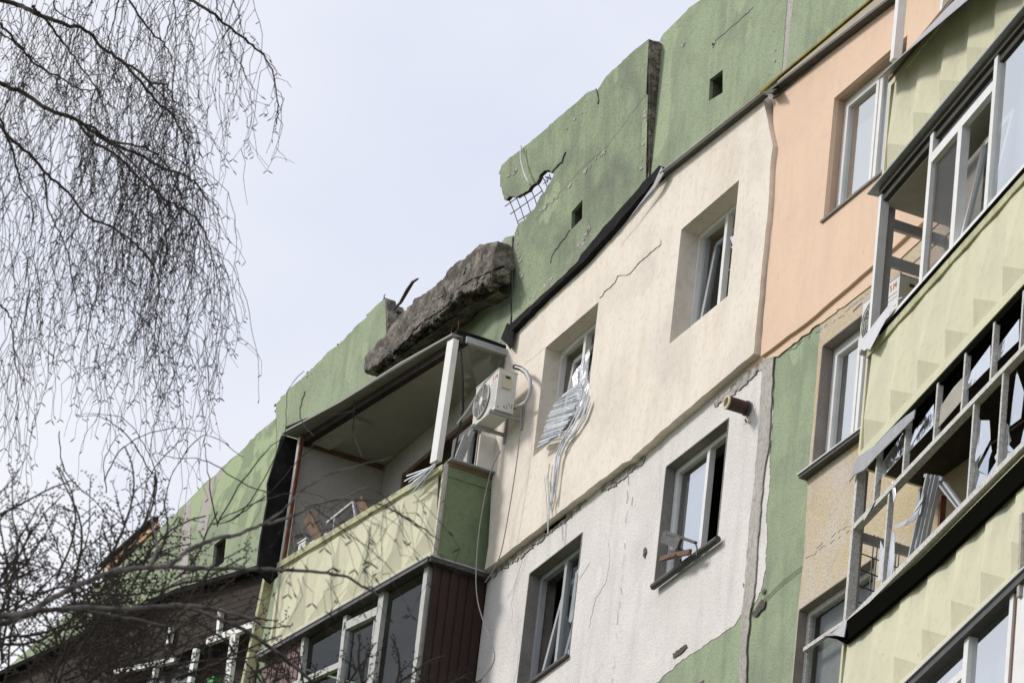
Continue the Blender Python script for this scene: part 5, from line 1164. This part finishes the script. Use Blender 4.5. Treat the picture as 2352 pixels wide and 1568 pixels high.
# ------- dense thorny crown, lower left
ft = tag(empty('fruit_tree', atd(-100, 3000, 19)), 'dense dark spiny fruit tree crown filling the lower left corner', 'tree'); ft.matrix_world.translation.z = 0
mb4 = MB(); DF = 19.5
def grow_(x, y, ang, ln_, r_, depth, d):
    """px-space wandering shoot at distance d with side shoots and knobbly spurs"""
    st = 9.0; n_ = max(3, int(ln_/st)); pts = [(x, y)]; a = ang; sd = rg.choice((-1, 1)); bend = rg.uniform(-.035, .035); nxt = rg.randint(2, 4)
    for i in range(n_):
        a += rg.uniform(-.13, .13)+bend
        x += math.cos(a)*st; y -= math.sin(a)*st; pts.append((x, y)); nxt -= 1
        if depth < 2 and nxt <= 0 and i < n_-1:
            sd = -sd; nxt = rg.randint(2, 5); grow_(x, y, a+sd*rg.uniform(.45, 1.0), (ln_-i*st)*rg.uniform(.25, .6)+10, r_*.62*(1-.5*i/n_), depth+1, d+rg.uniform(-.2, .2))
    P = [atd(px, py, d) for px, py in pts]
    mb4.tube(P, [r_*(1-.55*i/n_) for i in range(n_+1)], 4 if depth else 6, False)
    for k, (px, py) in enumerate(pts[1:]):
        if rg.random() < (.75 if depth else .4):
            g = a+rg.choice((-1, 1))*rg.uniform(.7, 1.3); l_ = rg.uniform(2.5, 6.5); p = atd(px, py, d); q = atd(px+math.cos(g)*l_, py-math.sin(g)*l_, d)
            mb4.tube([p, q], [.0022, .0030], 4, True)
seeds = []
for _ in range(21): seeds.append((rg.uniform(-60, 260), rg.uniform(1430, 1640), rg.uniform(.85, 1.9), rg.uniform(220, 400)))
for _ in range(20): seeds.append((rg.uniform(60, 420), rg.uniform(1450, 1640), rg.uniform(.3, 1.15), rg.uniform(190, 340)))
for _ in range(12): seeds.append((rg.uniform(-40, 240), rg.uniform(1340, 1480), rg.uniform(-.1, .7), rg.uniform(150, 260)))
for _ in range(10): seeds.append((rg.uniform(-60, 20), rg.uniform(1180, 1420), rg.uniform(.1, 1.2), rg.uniform(110, 200)))
for _ in range(14): seeds.append((rg.uniform(560, 1010), rg.uniform(1560, 1640), rg.uniform(.4, 2.2), rg.uniform(70, 150)))
for _ in range(22): seeds.append((rg.uniform(100, 600), rg.uniform(1500, 1640), rg.uniform(.4, 2.4), rg.uniform(80, 170)))
seeds += [(210, 1330, .82, 340), (190, 1370, .72, 350), (130, 1330, 1.35, 270), (70, 1330, 1.55, 250), (250, 1330, 1.1, 270), (160, 1350, 1.15, 300), (20, 1340, 1.3, 250), (300, 1350, .9, 260), (100, 1380, 1.0, 330), (40, 1280, 1.7, 160), (300, 1400, .55, 240), (250, 1350, 1.0, 240), (330, 1330, .95, 200), (560, 1620, .95, 210), (640, 1620, .5, 190), (880, 1620, 1.15, 190), (960, 1620, .75, 170), (430, 1430, .25, 210), (350, 1360, .35, 240), (990, 1590, .3, 100), (700, 1620, 1.9, 120), (520, 1420, .1, 120), (600, 1440, -.2, 80), (400, 1330, .5, 190)]
for x, y, a, l_ in seeds: grow_(x, y, a, l_, rg.uniform(.0035, .0062), 0, DF+rg.uniform(-1.5, 1.5))
tag(mb4.build('branch', 'bark_dark', ft), kind='stuff')
b_ = atd(120, 2600, DF); c_ = atd(60, 1620, DF); e_ = atd(300, 1650, DF)
MB().tube([V((b_.x, b_.y, 0)), V((b_.x, b_.y, 3)), b_+V((0, 0, .5)), c_], [.13, .11, .08, .015], 10).tube([b_, (b_+e_)/2, e_], [.06, .04, .015], 8).build('trunk', 'bark_dark', ft, True)
